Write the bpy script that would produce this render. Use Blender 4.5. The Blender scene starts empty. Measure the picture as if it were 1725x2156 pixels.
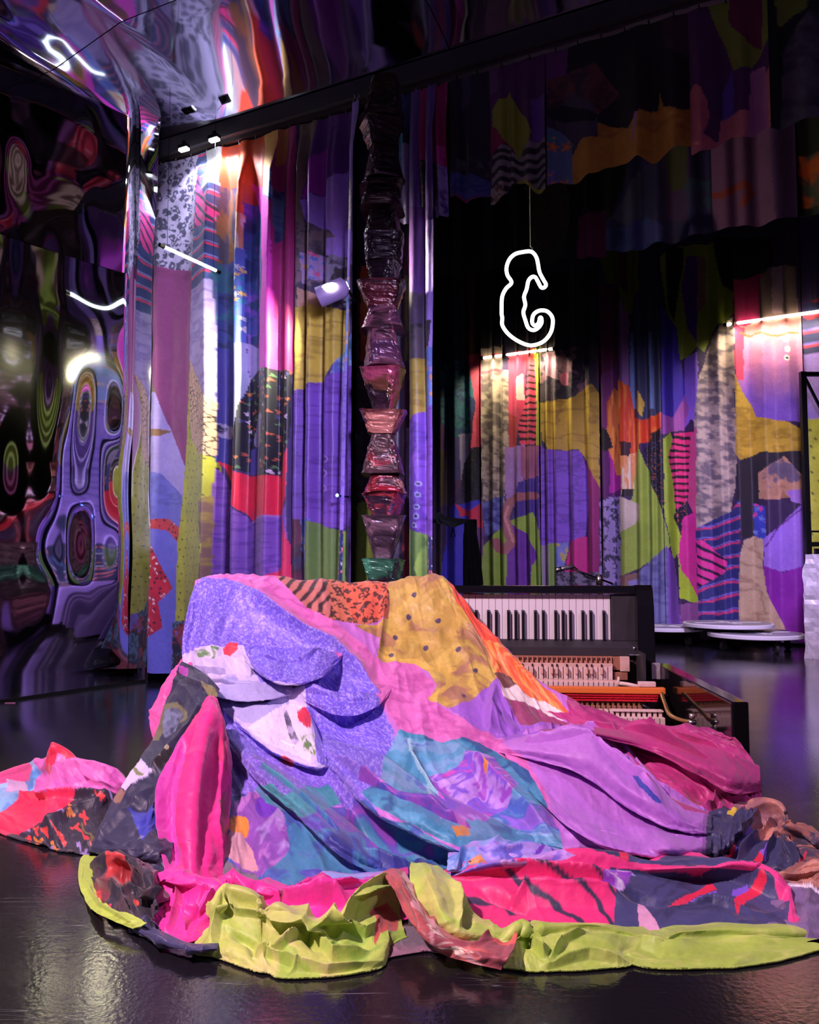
import bpy, bmesh, math, random
import numpy as np
from mathutils import Vector

scene = bpy.context.scene
COL = scene.collection

# ------------------------------------------------------------------ camera
F = 1728.0; CX = 862.5; CY = 1078.0; HY = 1192.0; CAMZ = 0.67
TH = math.atan((HY - CY) / F)
cT, sT = math.cos(TH), math.sin(TH)
CAM = np.array([0.0, 0.0, CAMZ])
cd = bpy.data.cameras.new('camera'); cam = bpy.data.objects.new('camera', cd); COL.objects.link(cam)
cam.location = CAM; cam.rotation_euler = (math.pi / 2 + TH, 0, 0)
cd.sensor_fit = 'HORIZONTAL'; cd.sensor_width = 36.0; cd.lens = 36.0 * F / 1725.0
cd.clip_start = 0.02; cd.clip_end = 100
scene.camera = cam
scene.view_settings.view_transform = 'Standard'
scene.view_settings.look = 'None'
scene.view_settings.gamma = 1.0
scene.view_settings.use_curve_mapping = False
scene.view_settings.exposure = 0.0
scene.cycles.max_bounces = 7
scene.cycles.glossy_bounces = 5
scene.cycles.diffuse_bounces = 2
scene.cycles.use_denoising = True
scene.cycles.use_adaptive_sampling = True
scene.cycles.adaptive_threshold = 0.08
scene.cycles.sample_clamp_indirect = 6.0

# ------------------------------------------------------------------ world and stage lights
w = bpy.data.worlds.new('world'); scene.world = w; w.use_nodes = True
bg = w.node_tree.nodes['Background']
bg.inputs[0].default_value = (0.30, 0.24, 0.62, 1); bg.inputs[1].default_value = 0.12

def spot(name, loc, target, power, col, size_deg, blend=0.5, radius=0.1):
    l = bpy.data.lights.new(name, 'SPOT'); l.energy = power; l.color = col
    l.spot_size = math.radians(size_deg); l.spot_blend = blend; l.shadow_soft_size = radius
    o = bpy.data.objects.new(name, l); COL.objects.link(o)
    o.location = loc
    o.rotation_euler = (Vector(target) - Vector(loc)).to_track_quat('-Z', 'Y').to_euler()
    return o
# warm pink key from the lighting rig above and left of the camera, onto the cloth and the piano
spot('key_spot', (-1.85, 0.55, 2.95), (0.15, 2.3, 0.25), 740, (1.0, 0.66, 0.80), 66, 0.6, 0.10)
# lilac wash from the rig on the right
spot('violet_spot', (2.4, 0.6, 3.0), (0.3, 2.3, 0.2), 150, (0.72, 0.50, 1.0), 55, 0.7, 0.15)
# violet washes on the curtains
spot('curtain_wash_spot', (0.5, 1.2, 1.9), (-1.0, 4.6, 1.1), 430, (0.70, 0.58, 1.0), 50, 0.8, 0.2)
spot('backdrop_wash_spot', (2.1, 3.9, 2.2), (2.35, 7.5, 0.65), 430, (0.72, 0.56, 1.0), 64, 0.8, 0.2)

spot('side_curtain_fill', (0.6, 0.2, 2.9), (3.0, 1.75, 1.3), 170, (0.95, 0.85, 1.0), 62, 0.8, 0.15)  # unseen spot added so the side curtain shows in the mirror

# ------------------------------------------------------------------ pixel <-> place
def ray(px, py):
    u = (px - CX) / F; v = (CY - py) / F
    return np.array([u, cT - v * sT, sT + v * cT])
def at(px, py, Y):
    d = ray(px, py); return CAM + d * (Y / d[1])
def onz(px, py, z=0.0):
    d = ray(px, py); return CAM + d * ((z - CAMZ) / d[2])
def fd(px, py):
    return onz(px, py)[1]
def onplane(px, py, p0, n):
    d = ray(px, py); return CAM + d * (float((p0 - CAM) @ n) / float(d @ n))
def project(P):
    q = P - CAM
    x = q[..., 0]; yy = q[..., 1] * cT + q[..., 2] * sT; zz = -q[..., 1] * sT + q[..., 2] * cT
    return CX + F * x / yy, CY - F * zz / yy

# ------------------------------------------------------------------ numpy noise
def _h(ix, iy, seed):
    n = (ix.astype(np.int64) * 374761393 + iy.astype(np.int64) * 668265263 + seed * 974711) & 0xffffffff
    n = ((n ^ (n >> 13)) * 1274126177) & 0xffffffff
    n = (n ^ (n >> 16)) & 0xffffff
    return n / float(0xffffff)
def vn(x, y, seed=0):
    ix = np.floor(x); iy = np.floor(y); fx = x - ix; fy = y - iy
    fx = fx * fx * fx * (fx * (fx * 6 - 15) + 10); fy = fy * fy * fy * (fy * (fy * 6 - 15) + 10)
    a = _h(ix, iy, seed); b = _h(ix + 1, iy, seed); c = _h(ix, iy + 1, seed); d = _h(ix + 1, iy + 1, seed)
    return (a * (1 - fx) + b * fx) * (1 - fy) + (c * (1 - fx) + d * fx) * fy
def fbm(x, y, seed=0, o=4):
    t = 0; a = 0.5; s = 0
    for i in range(o):
        t = t + a * vn(x, y, seed + i * 17); s += a; x = x * 2.03 + 5.1; y = y * 2.03 + 1.7; a *= 0.5
    return t / s
def worley(x, y, seed=0):
    ix = np.floor(x); iy = np.floor(y)
    best = np.full(x.shape, 9.0); bid = np.zeros(x.shape); bdx = np.zeros(x.shape); bdy = np.zeros(x.shape); sec = np.full(x.shape, 9.0)
    for a in (-1, 0, 1):
        for b in (-1, 0, 1):
            jx = ix + a + 0.15 + 0.7 * _h(ix + a, iy + b, seed); jy = iy + b + 0.15 + 0.7 * _h(ix + a, iy + b, seed + 5)
            dx = x - jx; dy = y - jy; d = np.sqrt(dx * dx + dy * dy)
            m = d < best
            sec = np.where(m, best, np.minimum(sec, d))
            best = np.where(m, d, best); bid = np.where(m, _h(ix + a, iy + b, seed + 9), bid)
            bdx = np.where(m, dx, bdx); bdy = np.where(m, dy, bdy)
    return best, sec, bid, bdx, bdy

# ------------------------------------------------------------------ fabric prints
def lin(c):
    c = np.asarray(c, float) / 255.0
    return np.where(c <= 0.04045, c / 12.92, ((c + 0.055) / 1.055) ** 2.4)
def mix(a, b, t):
    t = np.clip(t, 0, 1)[:, None]; return a * (1 - t) + b * t
def full(c, n): return np.tile(lin(c), (n, 1))
def vary(c, s, z, amt=0.16, sc=6.0, seed=3):
    return c * (1 + amt * 2 * (fbm(s * sc, z * sc, seed) - 0.5))[:, None]
def p_plain(s, z, c, amt=0.16): return vary(full(c, len(s)), s, z, amt)
def p_grad(s, z, c1, c2, z0, z1):
    t = (z - z0) / (z1 - z0) + 0.35 * (fbm(s * 14, z * 5, 8) - 0.5); return vary(mix(full(c1, len(s)), full(c2, len(s)), t), s, z, .12)
def p_stripes(s, z, c1, c2, per=0.08, duty=0.22, ang=0.0, warp=0.03):
    q = z * math.cos(ang) + s * math.sin(ang) + warp * 2 * (fbm(s * 4, z * 4, 4) - 0.5)
    f = np.mod(q / per, 1.0); t = np.clip((duty - np.abs(f - 0.5)) * 18 + 0.5, 0, 1)
    return vary(mix(full(c1, len(s)), full(c2, len(s)), t), s, z)
def p_stripes3(s, z, c1, c2, c3, per=0.08, ang=0.0, warp=0.03):
    q = z * math.cos(ang) + s * math.sin(ang) + warp * 2 * (fbm(s * 4, z * 4, 4) - 0.5)
    f = np.mod(q / per, 1.0); n = len(s)
    r = mix(full(c1, n), full(c2, n), np.clip((0.10 - np.abs(f - 0.5)) * 25, 0, 1))
    return vary(mix(r, full(c3, n), np.clip((0.07 - np.abs(f - 0.67)) * 25, 0, 1)), s, z)
def p_leopard(s, z, c1, c2, sc=30.0):
    x = s * sc + 1.2 * fbm(s * sc * 1.5, z * sc * 1.5, 2); y = z * sc * 0.75
    b, e, i, _, _ = worley(x, y, 6)
    n = len(s); t = ((b < 0.42) & (b > 0.16)) & (fbm(s * sc * 1.7, z * sc * 1.7, 31) > 0.40)
    t = t | ((b < 0.22) & (i > 0.5))
    return vary(mix(full(c1, n), full(c2, n), t * 0.9), s, z, .25)
def p_floral(s, z, base, cols, sc=22.0, r=0.42, eye=None, pet=5):
    x = s * sc + 0.5 * fbm(s * sc, z * sc, 12); y = z * sc
    b, e, i, dx, dy = worley(x, y, 21)
    a = np.arctan2(dy, dx); rr = r * (0.72 + 0.28 * np.cos(pet * a + i * 9)); n = len(s)
    out = vary(full(base, n), s, z, .3, 9)
    k = np.floor(i * len(cols) * 1.35).astype(int); C = np.array([lin(c) for c in cols])
    kk = np.clip(k, 0, len(cols) - 1)
    m = (b < rr) & (k < len(cols))
    out = np.where(m[:, None], C[kk] * (0.7 + 0.6 * fbm(x * 3, y * 3, 7))[:, None], out)
    if eye is not None: out = np.where((m & (b < 0.11))[:, None], lin(eye), out)
    return out
def p_camo(s, z, cols, sc=9.0, seed=0):
    x = s * sc + 1.0 * fbm(s * sc * 2, z * sc * 2, seed + 3); y = z * sc + 1.0 * fbm(s * sc * 2 + 7, z * sc * 2, seed + 4)
    f = np.clip((fbm(x, y, seed + 1, 4) - 0.26) / 0.48, 0, 0.999) * (len(cols) - 1)
    k = np.floor(f).astype(int); t = np.clip((f - k - 0.5) * 2.2 + 0.5, 0, 1)
    C = np.array([lin(c) for c in cols]); k2 = np.minimum(k + 1, len(cols) - 1)
    return vary(C[k] * (1 - t)[:, None] + C[k2] * t[:, None], s, z, .2, 20)
def p_dots(s, z, c1, c2, sp=0.055, r=0.005):
    x = s / sp; y = z / sp; x = x + 0.5 * (np.floor(y) % 2)
    ix = np.floor(x); iy = np.floor(y)
    dx = x - ix - 0.3 - 0.4 * _h(ix, iy, 3); dy = y - iy - 0.3 - 0.4 * _h(ix, iy, 4)
    d = np.sqrt(dx * dx + dy * dy) * sp; n = len(s)
    o = vary(full(c1, n), s, z, .30, 9)
    return mix(o, full(c2, n), np.clip((r - d) / 0.0025 + 0.5, 0, 1))
def p_net(s, z, c1, c2, sc=38.0):
    x = s * sc + z * sc * 0.3 + 1.2 * fbm(s * 12, z * 12, 1); y = z * sc * 0.8 - s * sc * 0.2
    b, e, i, _, _ = worley(x, y, 8); n = len(s)
    return vary(mix(full(c1, n), full(c2, n), (e - b < 0.13) * (0.4 + 0.6 * (fbm(s * 10, z * 10, 5) > .4))), s, z, .2)
def p_quilt(s, z, c1, c2, sc=26.0):
    q = fbm(s * sc * 1.1 + z * sc * .4, z * sc * 1.6, 14, 3); n = len(s)
    return mix(full(c1, n), full(c2, n), np.clip((q - 0.36) * 3.6, 0, 1))
def p_crinkle(s, z, c1, c2, sc=8.0, st=5.0):
    q = np.abs(fbm(s * sc + 0.6 * fbm(s * 7, z * 7, 3), z * sc * st, 9, 4) - 0.5) * 2; n = len(s)
    return vary(mix(full(c2, n), full(c1, n), np.clip(q * 5, 0, 1)), s, z, .15)
def p_feather(s, z, c1, c2, sc=60.0):
    q = fbm(s * sc, z * sc * 0.12, 19, 3); n = len(s)
    return mix(full(c1, n), full(c2, n), np.clip((q - 0.42) * 7, 0, 1))
def p_speckle(s, z, c1, c2, sc=150.0):
    q = fbm(s * sc, z * sc, 23, 2); n = len(s)
    return vary(mix(full(c1, n), full(c2, n), np.clip((q - 0.5) * 4, 0, 1) * 0.7), s, z, .22, 7)
def p_vbands(s, z, c1, c2, per=0.12):
    f = vn(s / per, s * 0, 3); n = len(s)
    return vary(mix(full(c1, n), full(c2, n), np.clip((f - .45) * 9, 0, 1)), s, z)
PAT = dict(plain=p_plain, grad=p_grad, stripes=p_stripes, stripes3=p_stripes3, leopard=p_leopard, floral=p_floral, camo=p_camo, dots=p_dots,
           net=p_net, quilt=p_quilt, crinkle=p_crinkle, feather=p_feather, speckle=p_speckle, vbands=p_vbands)

def inpoly(x, y, poly):
    r = np.zeros(x.shape, bool); n = len(poly); j = n - 1
    for i in range(n):
        xi, yi = poly[i]; xj, yj = poly[j]
        if yi != yj:
            c = ((yi > y) != (yj > y)) & (x < (xj - xi) * (y - yi) / (yj - yi) + xi); r ^= c
        j = i
    return r
def polydist(x, y, pl):
    best = np.full(x.shape, 1e9)
    for (x0, y0), (x1, y1) in zip(pl[:-1], pl[1:]):
        dx, dy = x1 - x0, y1 - y0; L = dx * dx + dy * dy + 1e-9
        t = np.clip(((x - x0) * dx + (y - y0) * dy) / L, 0, 1)
        best = np.minimum(best, np.hypot(x - x0 - t * dx, y - y0 - t * dy))
    return best
def paint(px, py, s, z, patches, base=(70, 50, 110), wob=3.0, wsc=0.035):
    """painter's algorithm: each patch of the collage print laid over the last"""
    sh = px.shape; x = px.ravel().copy(); y = py.ravel().copy(); s = s.ravel(); z = z.ravel()
    x += wob * 2 * (fbm(px.ravel() * wsc, py.ravel() * wsc, 41) - 0.5); y += wob * 2 * (fbm(px.ravel() * wsc + 9, py.ravel() * wsc, 43) - 0.5)
    out = p_plain(s, z, base)
    for p in patches:
        kind = p[0]
        if kind == 'line':                       # a drawn line: polyline, half width, colour
            pl, hw, c = p[1], p[2], p[3]
            d = polydist(x, y, pl); m = d < hw
            out[m] = lin(c); continue
        if kind == 'disc':
            (cx, cy), r, c = p[1], p[2], p[3]
            m = np.hypot(x - cx, y - cy) < r; out[m] = lin(c); continue
        poly = p[1]
        xs = [q[0] for q in poly]; ys = [q[1] for q in poly]
        bb = np.where((x >= min(xs)) & (x <= max(xs)) & (y >= min(ys)) & (y <= max(ys)))[0]
        if not len(bb): continue
        m = bb[inpoly(x[bb], y[bb], poly)]
        if len(m): out[m] = PAT[kind](s[m], z[m], *p[2:])
    return np.clip(out, 0.002, 0.92).reshape(sh + (3,))

# ------------------------------------------------------------------ mesh helpers
def link(name, me, parent=None, mat=None):
    o = bpy.data.objects.new(name, me); COL.objects.link(o)
    if mat is not None and not me.materials: me.materials.append(mat)
    if parent is not None: o.parent = parent
    return o
def tag(o, label=None, cat=None, group=None, kind=None):
    if label: o['label'] = label
    if cat: o['category'] = cat
    if group: o['group'] = group
    if kind: o['kind'] = kind
    return o
def empty(name, loc=(0, 0, 0)):
    o = bpy.data.objects.new(name, None); COL.objects.link(o); o.location = [float(v) for v in loc]; o.empty_display_size = 0.1
    return o
def setparent(o, root):
    o.parent = root; o.matrix_parent_inverse.translation = -Vector(root.location)
    return o
def gridmesh(name, P, color=None, closed_u=False):
    nr, nc = P.shape[:2]; me = bpy.data.meshes.new(name)
    idx = np.arange(nr * nc).reshape(nr, nc)
    if closed_u: idx = np.concatenate([idx, idx[:, :1]], 1)
    a = idx[:-1, :-1].ravel(); b = idx[:-1, 1:].ravel(); c = idx[1:, 1:].ravel(); d = idx[1:, :-1].ravel()
    q = np.stack([a, d, c, b], 1).astype(np.int32); n = len(q)
    me.vertices.add(nr * nc); me.vertices.foreach_set('co', P.reshape(-1).astype(np.float32))
    me.loops.add(n * 4); me.loops.foreach_set('vertex_index', q.ravel())
    me.polygons.add(n); me.polygons.foreach_set('loop_start', np.arange(0, n * 4, 4, dtype=np.int32))
    me.polygons.foreach_set('use_smooth', np.ones(n, bool))
    me.update(calc_edges=True)
    if color is not None:
        ca = me.color_attributes.new('Print', 'FLOAT_COLOR', 'POINT')
        cc = np.ones((nr * nc, 4), np.float32); cc[:, :3] = color.reshape(-1, 3)
        ca.data.foreach_set('color', cc.ravel())
    return me
def bmobj(name, build, mat, parent=None, root=None, smooth=False, bevel=0.0):
    bm = bmesh.new(); build(bm)
    if bevel: bmesh.ops.bevel(bm, geom=bm.edges[:], offset=bevel, segments=2, profile=0.7, affect='EDGES', clamp_overlap=True)
    bmesh.ops.recalc_face_normals(bm, faces=bm.faces[:])
    me = bpy.data.meshes.new(name); bm.to_mesh(me); bm.free()
    if smooth: me.polygons.foreach_set('use_smooth', np.ones(len(me.polygons), bool))
    me.materials.append(mat)
    o = link(name, me)
    if parent is not None:
        o.parent = parent
        r = root if root is not None else parent
        o.matrix_parent_inverse.translation = -Vector(r.location) if parent is r else (0, 0, 0)
    return o
def b_box(bm, c, ax, ay, az, hx, hy, hz):
    c = Vector(c); ax, ay, az = Vector(ax), Vector(ay), Vector(az)
    v = [bm.verts.new(c + ax * hx * i + ay * hy * j + az * hz * k) for i in (-1, 1) for j in (-1, 1) for k in (-1, 1)]
    for f in ((0, 1, 3, 2), (4, 6, 7, 5), (0, 4, 5, 1), (2, 3, 7, 6), (0, 2, 6, 4), (1, 5, 7, 3)): bm.faces.new([v[i] for i in f])
def b_tube(bm, pts, r, seg=8, closed=False, caps=True):
    pts = [Vector(p) for p in pts]; n = len(pts); rings = []
    rr = r if hasattr(r, '__len__') else [r] * n
    prev = None
    for i, p in enumerate(pts):
        if closed: t = pts[(i + 1) % n] - pts[i - 1]
        else: t = pts[min(i + 1, n - 1)] - pts[max(i - 1, 0)]
        t.normalize()
        if prev is None:
            up = Vector((0, 0, 1)) if abs(t.z) < 0.9 else Vector((1, 0, 0)); nrm = t.cross(up).normalized()
        else:
            nrm = (prev - t * prev.dot(t)).normalized()
        prev = nrm; bi = t.cross(nrm)
        rings.append([bm.verts.new(p + (nrm * math.cos(2 * math.pi * k / seg) + bi * math.sin(2 * math.pi * k / seg)) * rr[i]) for k in range(seg)])
    m = n if closed else n - 1
    for i in range(m):
        A, B = rings[i], rings[(i + 1) % n]
        for k in range(seg): bm.faces.new((A[k], A[(k + 1) % seg], B[(k + 1) % seg], B[k]))
    if caps and not closed: bm.faces.new(rings[0][::-1]); bm.faces.new(rings[-1])
def b_lathe(bm, c, prof, seg=48, caps=True):
    rings = []
    for r, z in prof:
        rings.append([bm.verts.new((c[0] + r * math.cos(2 * math.pi * k / seg), c[1] + r * math.sin(2 * math.pi * k / seg), c[2] + z)) for k in range(seg)])
    for A, B in zip(rings[:-1], rings[1:]):
        for k in range(seg): bm.faces.new((A[k], A[(k + 1) % seg], B[(k + 1) % seg], B[k]))
    if caps: bm.faces.new(rings[0][::-1]); bm.faces.new(rings[-1])
def smoothline(pts, n=8, closed=False):
    pts = np.array(pts, float); N = len(pts); out = []
    for i in range(N if closed else N - 1):
        if closed: a, b, c, d = pts[i - 1], pts[i], pts[(i + 1) % N], pts[(i + 2) % N]
        else: a, b, c, d = pts[max(i - 1, 0)], pts[i], pts[i + 1], pts[min(i + 2, N - 1)]
        for k in range(n):
            t = k / n
            out.append(0.5 * ((2 * b) + (-a + c) * t + (2 * a - 5 * b + 4 * c - d) * t * t + (-a + 3 * b - 3 * c + d) * t ** 3))
    if not closed: out.append(pts[-1])
    return np.array(out)

# ------------------------------------------------------------------ materials
def mat(name, color=(0.5, 0.5, 0.5), rough=0.5, metal=0.0, spec=0.5, emit=None, estr=0.0, coat=0.0, noise=None):
    m = bpy.data.materials.new(name); m.use_nodes = True; nt = m.node_tree; b = nt.nodes['Principled BSDF']
    b.inputs['Base Color'].default_value = (*color, 1); b.inputs['Roughness'].default_value = rough
    b.inputs['Metallic'].default_value = metal; b.inputs['Specular IOR Level'].default_value = spec
    b.inputs['Coat Weight'].default_value = coat; b.inputs['Coat Roughness'].default_value = 0.08
    if emit is not None:
        b.inputs['Emission Color'].default_value = (*emit, 1); b.inputs['Emission Strength'].default_value = estr
    if noise:
        sc, lo, hi, bump = noise
        tc = nt.nodes.new('ShaderNodeTexCoord'); nz = nt.nodes.new('ShaderNodeTexNoise'); nz.inputs['Scale'].default_value = sc; nz.inputs['Detail'].default_value = 5
        nt.links.new(tc.outputs['Object'], nz.inputs['Vector'])
        mp = nt.nodes.new('ShaderNodeMapRange'); mp.inputs['To Min'].default_value = lo; mp.inputs['To Max'].default_value = hi
        nt.links.new(nz.outputs['Fac'], mp.inputs['Value'])
        mx = nt.nodes.new('ShaderNodeMix'); mx.data_type = 'RGBA'; mx.blend_type = 'MULTIPLY'; mx.inputs[0].default_value = 1
        mx.inputs[6].default_value = (*color, 1); nt.links.new(mp.outputs[0], mx.inputs[7]); nt.links.new(mx.outputs[2], b.inputs['Base Color'])
        if bump:
            bp = nt.nodes.new('ShaderNodeBump'); bp.inputs['Strength'].default_value = bump; bp.inputs['Distance'].default_value = 0.01
            nt.links.new(nz.outputs['Fac'], bp.inputs['Height']); nt.links.new(bp.outputs[0], b.inputs['Normal'])
    return m
def fabric(name, rough=0.65, coat=0.0, bump=0.25, scale=60.0, sheen=0.15, metal=0.0):
    m = bpy.data.materials.new(name); m.use_nodes = True; nt = m.node_tree; b = nt.nodes['Principled BSDF']
    at_ = nt.nodes.new('ShaderNodeVertexColor'); at_.layer_name = 'Print'
    tc = nt.nodes.new('ShaderNodeTexCoord'); nz = nt.nodes.new('ShaderNodeTexNoise'); nz.inputs['Scale'].default_value = scale; nz.inputs['Detail'].default_value = 6
    nt.links.new(tc.outputs['Object'], nz.inputs['Vector'])
    mp = nt.nodes.new('ShaderNodeMapRange'); mp.inputs['To Min'].default_value = 0.82; mp.inputs['To Max'].default_value = 1.18
    nt.links.new(nz.outputs['Fac'], mp.inputs['Value'])
    mx = nt.nodes.new('ShaderNodeMix'); mx.data_type = 'RGBA'; mx.blend_type = 'MULTIPLY'; mx.inputs[0].default_value = 1
    nt.links.new(at_.outputs['Color'], mx.inputs[6]); nt.links.new(mp.outputs[0], mx.inputs[7]); nt.links.new(mx.outputs[2], b.inputs['Base Color'])
    b.inputs['Roughness'].default_value = rough; b.inputs['Sheen Weight'].default_value = sheen; b.inputs['Metallic'].default_value = metal
    b.inputs['Coat Weight'].default_value = coat; b.inputs['Coat Roughness'].default_value = 0.25
    bp = nt.nodes.new('ShaderNodeBump'); bp.inputs['Strength'].default_value = bump; bp.inputs['Distance'].default_value = 0.004
    nt.links.new(nz.outputs['Fac'], bp.inputs['Height']); nt.links.new(bp.outputs[0], b.inputs['Normal'])
    return m
M_CURT = fabric('printed_curtain_cloth', 0.55, 0.10, 0.3, 45)
M_BACK = fabric('printed_backdrop_cloth', 0.6, 0.0, 0.3, 45)
M_CLOTH = fabric('printed_heap_cloth', 0.55, 0.05, 0.25, 90, 0.2)
M_FOIL = fabric('crumpled_painted_foil', 0.28, 0.3, 0.9, 38, 0.0, 0.35)
M_BLACKMETAL = mat('black_metal', (0.012, 0.012, 0.014), 0.4, 0.6)
M_BEAM = mat('black_painted_beam', (0.05, 0.046, 0.055), 0.45, noise=(9, .7, 1.3, .1))
M_BLACK = mat('black_molton', (0.006, 0.006, 0.009), 0.9, spec=0.1, noise=(14, .7, 1.3, .3))
M_LACQ = mat('black_piano_lacquer', (0.006, 0.005, 0.006), 0.09, spec=0.6, coat=0.6)
M_STEEL = mat('steel', (0.6, 0.58, 0.6), 0.3, 1.0)

# ------------------------------------------------------------------ the set's planes
TD = np.array([0.8922, -0.4516, 0.0]); TD /= np.linalg.norm(TD)      # along the curtain track
TN = np.array([TD[1], -TD[0], 0.0])                                   # towards the camera
MD = np.array([0.5408, 0.8412, 0.0]); MD /= np.linalg.norm(MD)       # along the mirror wall
MN = np.array([MD[1], -MD[0], 0.0])                                   # out of the mirror wall
ORG = np.array([-1.5387, 4.8334, 0.0])
UP = np.array([0.0, 0.0, 1.0])
CEIL = 3.256
BACKP = onz(1690, 1360); BACKOFF = float((BACKP - ORG) @ TN)
VAL2OFF = -1.35

def rotmat_floor():
    m = bpy.data.materials.new('scuffed_black_dance_floor'); m.use_nodes = True; nt = m.node_tree; b = nt.nodes['Principled BSDF']
    tc = nt.nodes.new('ShaderNodeTexCoord')
    nz = nt.nodes.new('ShaderNodeTexNoise'); nz.inputs['Scale'].default_value = 2.2; nz.inputs['Detail'].default_value = 6
    nt.links.new(tc.outputs['Object'], nz.inputs['Vector'])
    rr = nt.nodes.new('ShaderNodeMapRange'); rr.inputs['From Min'].default_value = .3; rr.inputs['From Max'].default_value = .7
    rr.inputs['To Min'].default_value = 0.09; rr.inputs['To Max'].default_value = 0.19
    nt.links.new(nz.outputs['Fac'], rr.inputs['Value']); nt.links.new(rr.outputs[0], b.inputs['Roughness'])
    # scratches: thin level lines of stretched, warped noise in several directions
    tot = None
    for k, (ang, sx, sy) in enumerate(((0.25, 1.1, 70.0), (-0.35, 0.8, 55.0), (1.1, 0.9, 60.0), (2.2, 0.7, 48.0))):
        mp = nt.nodes.new('ShaderNodeMapping'); mp.inputs['Rotation'].default_value = (0, 0, ang); mp.inputs['Scale'].default_value = (sx, sy * .25, 1); mp.inputs['Location'].default_value = (k * 3.1, k * 1.7, 0)
        nt.links.new(tc.outputs['Object'], mp.inputs['Vector'])
        n2 = nt.nodes.new('ShaderNodeTexNoise'); n2.inputs['Scale'].default_value = 1.0; n2.inputs['Detail'].default_value = 3; n2.inputs['Distortion'].default_value = 0.25
        nt.links.new(mp.outputs[0], n2.inputs['Vector'])
        sb = nt.nodes.new('ShaderNodeMath'); sb.operation = 'SUBTRACT'; sb.inputs[1].default_value = 0.5; nt.links.new(n2.outputs['Fac'], sb.inputs[0])
        ab = nt.nodes.new('ShaderNodeMath'); ab.operation = 'ABSOLUTE'; nt.links.new(sb.outputs[0], ab.inputs[0])
        lt = nt.nodes.new('ShaderNodeMapRange'); lt.inputs['From Min'].default_value = 0.0; lt.inputs['From Max'].default_value = 0.0022; lt.inputs['To Min'].default_value = 1; lt.inputs['To Max'].default_value = 0
        nt.links.new(ab.outputs[0], lt.inputs['Value'])
        # break the lines up
        n3 = nt.nodes.new('ShaderNodeTexNoise'); n3.inputs['Scale'].default_value = 2.1 + k; nt.links.new(tc.outputs['Object'], n3.inputs['Vector'])
        g = nt.nodes.new('ShaderNodeMapRange'); g.inputs['From Min'].default_value = .55; g.inputs['From Max'].default_value = .68; nt.links.new(n3.outputs['Fac'], g.inputs['Value'])
        ml = nt.nodes.new('ShaderNodeMath'); ml.operation = 'MULTIPLY'; nt.links.new(lt.outputs[0], ml.inputs[0]); nt.links.new(g.outputs[0], ml.inputs[1])
        if tot is None: tot = ml
        else:
            mx = nt.nodes.new('ShaderNodeMath'); mx.operation = 'MAXIMUM'; nt.links.new(tot.outputs[0], mx.inputs[0]); nt.links.new(ml.outputs[0], mx.inputs[1]); tot = mx
    cm = nt.nodes.new('ShaderNodeMix'); cm.data_type = 'RGBA'; cm.inputs[6].default_value = (0.010, 0.009, 0.012, 1); cm.inputs[7].default_value = (0.20, 0.19, 0.21, 1)
    nt.links.new(tot.outputs[0], cm.inputs[0]); nt.links.new(cm.outputs[2], b.inputs['Base Color'])
    b.inputs['IOR'].default_value = 1.8; b.inputs['Specular IOR Level'].default_value = 0.6
    nb = nt.nodes.new('ShaderNodeTexNoise'); nb.inputs['Scale'].default_value = 95; nb.inputs['Detail'].default_value = 3; nt.links.new(tc.outputs['Object'], nb.inputs['Vector'])
    bp = nt.nodes.new('ShaderNodeBump'); bp.inputs['Strength'].default_value = 0.10; bp.inputs['Distance'].default_value = 0.004
    nt.links.new(nb.outputs['Fac'], bp.inputs['Height']); nt.links.new(bp.outputs[0], b.inputs['Normal'])
    return m
M_FLOOR = rotmat_floor()
M_MIRROR = mat('mirror_foil', (0.80, 0.80, 0.86), 0.04, 1.0)
M_CEILM = mat('ceiling_mirror_foil', (0.50, 0.50, 0.60), 0.06, 1.0)
M_SEAM = mat('mirror_edge_trim', (0.35, 0.34, 0.40), 0.3, 1.0)

def slab(name, pts, z0, z1, m, kind='structure', label=None):
    def bd(bm):
        lo = [bm.verts.new((p[0], p[1], z0)) for p in pts]; hi = [bm.verts.new((p[0], p[1], z1)) for p in pts]
        bm.faces.new(lo[::-1]); bm.faces.new(hi); n = len(pts)
        for i in range(n): bm.faces.new((lo[i], lo[(i + 1) % n], hi[(i + 1) % n], hi[i]))
    o = bmobj(name, bd, m); o['kind'] = kind
    if label: o['label'] = label
    return o
def tp(s, off, z=0.0): return ORG + TD * s + TN * off + UP * z

slab('floor', [(-9, -3.5), (10, -3.5), (10, 12), (-9, 12)], -0.08, 0.0, M_FLOOR, label='scuffed glossy black dance floor')
# black masking around the stage
def wallbox(name, a, b, z0, z1, th, m, label):
    a = np.array(a); b = np.array(b); d = (b - a); d = d / np.linalg.norm(d); q = np.array([-d[1], d[0]]) * th
    o = slab(name, [a, b, b + q, a + q], z0, z1, m, label=label); return o
wb0 = tp(-4.0, BACKOFF - 0.45); wb1 = tp(9.0, BACKOFF - 0.45)
wallbox('wall_back', wb0[:2], wb1[:2], 0, 5.4, 0.12, M_BLACK, 'black masking wall behind the printed backdrop')
wr0 = tp(9.0, BACKOFF - 0.45); wr1 = tp(9.0, 6.0)
wallbox('wall_right', wr0[:2], wr1[:2], 0, 5.4, 0.12, M_BLACK, 'black masking wall off stage right')
wl0 = tp(-1.1, -0.35); wl1 = tp(-1.1, BACKOFF - 0.5)
wallbox('wall_left', wl1[:2], wl0[:2], 0, 5.4, 0.12, M_BLACK, 'black masking wall behind the mirror')
p = [tp(-1.2, -0.14), tp(9.1, -0.14), tp(9.1, BACKOFF - 0.6), tp(-1.2, BACKOFF - 0.6)]
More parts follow.
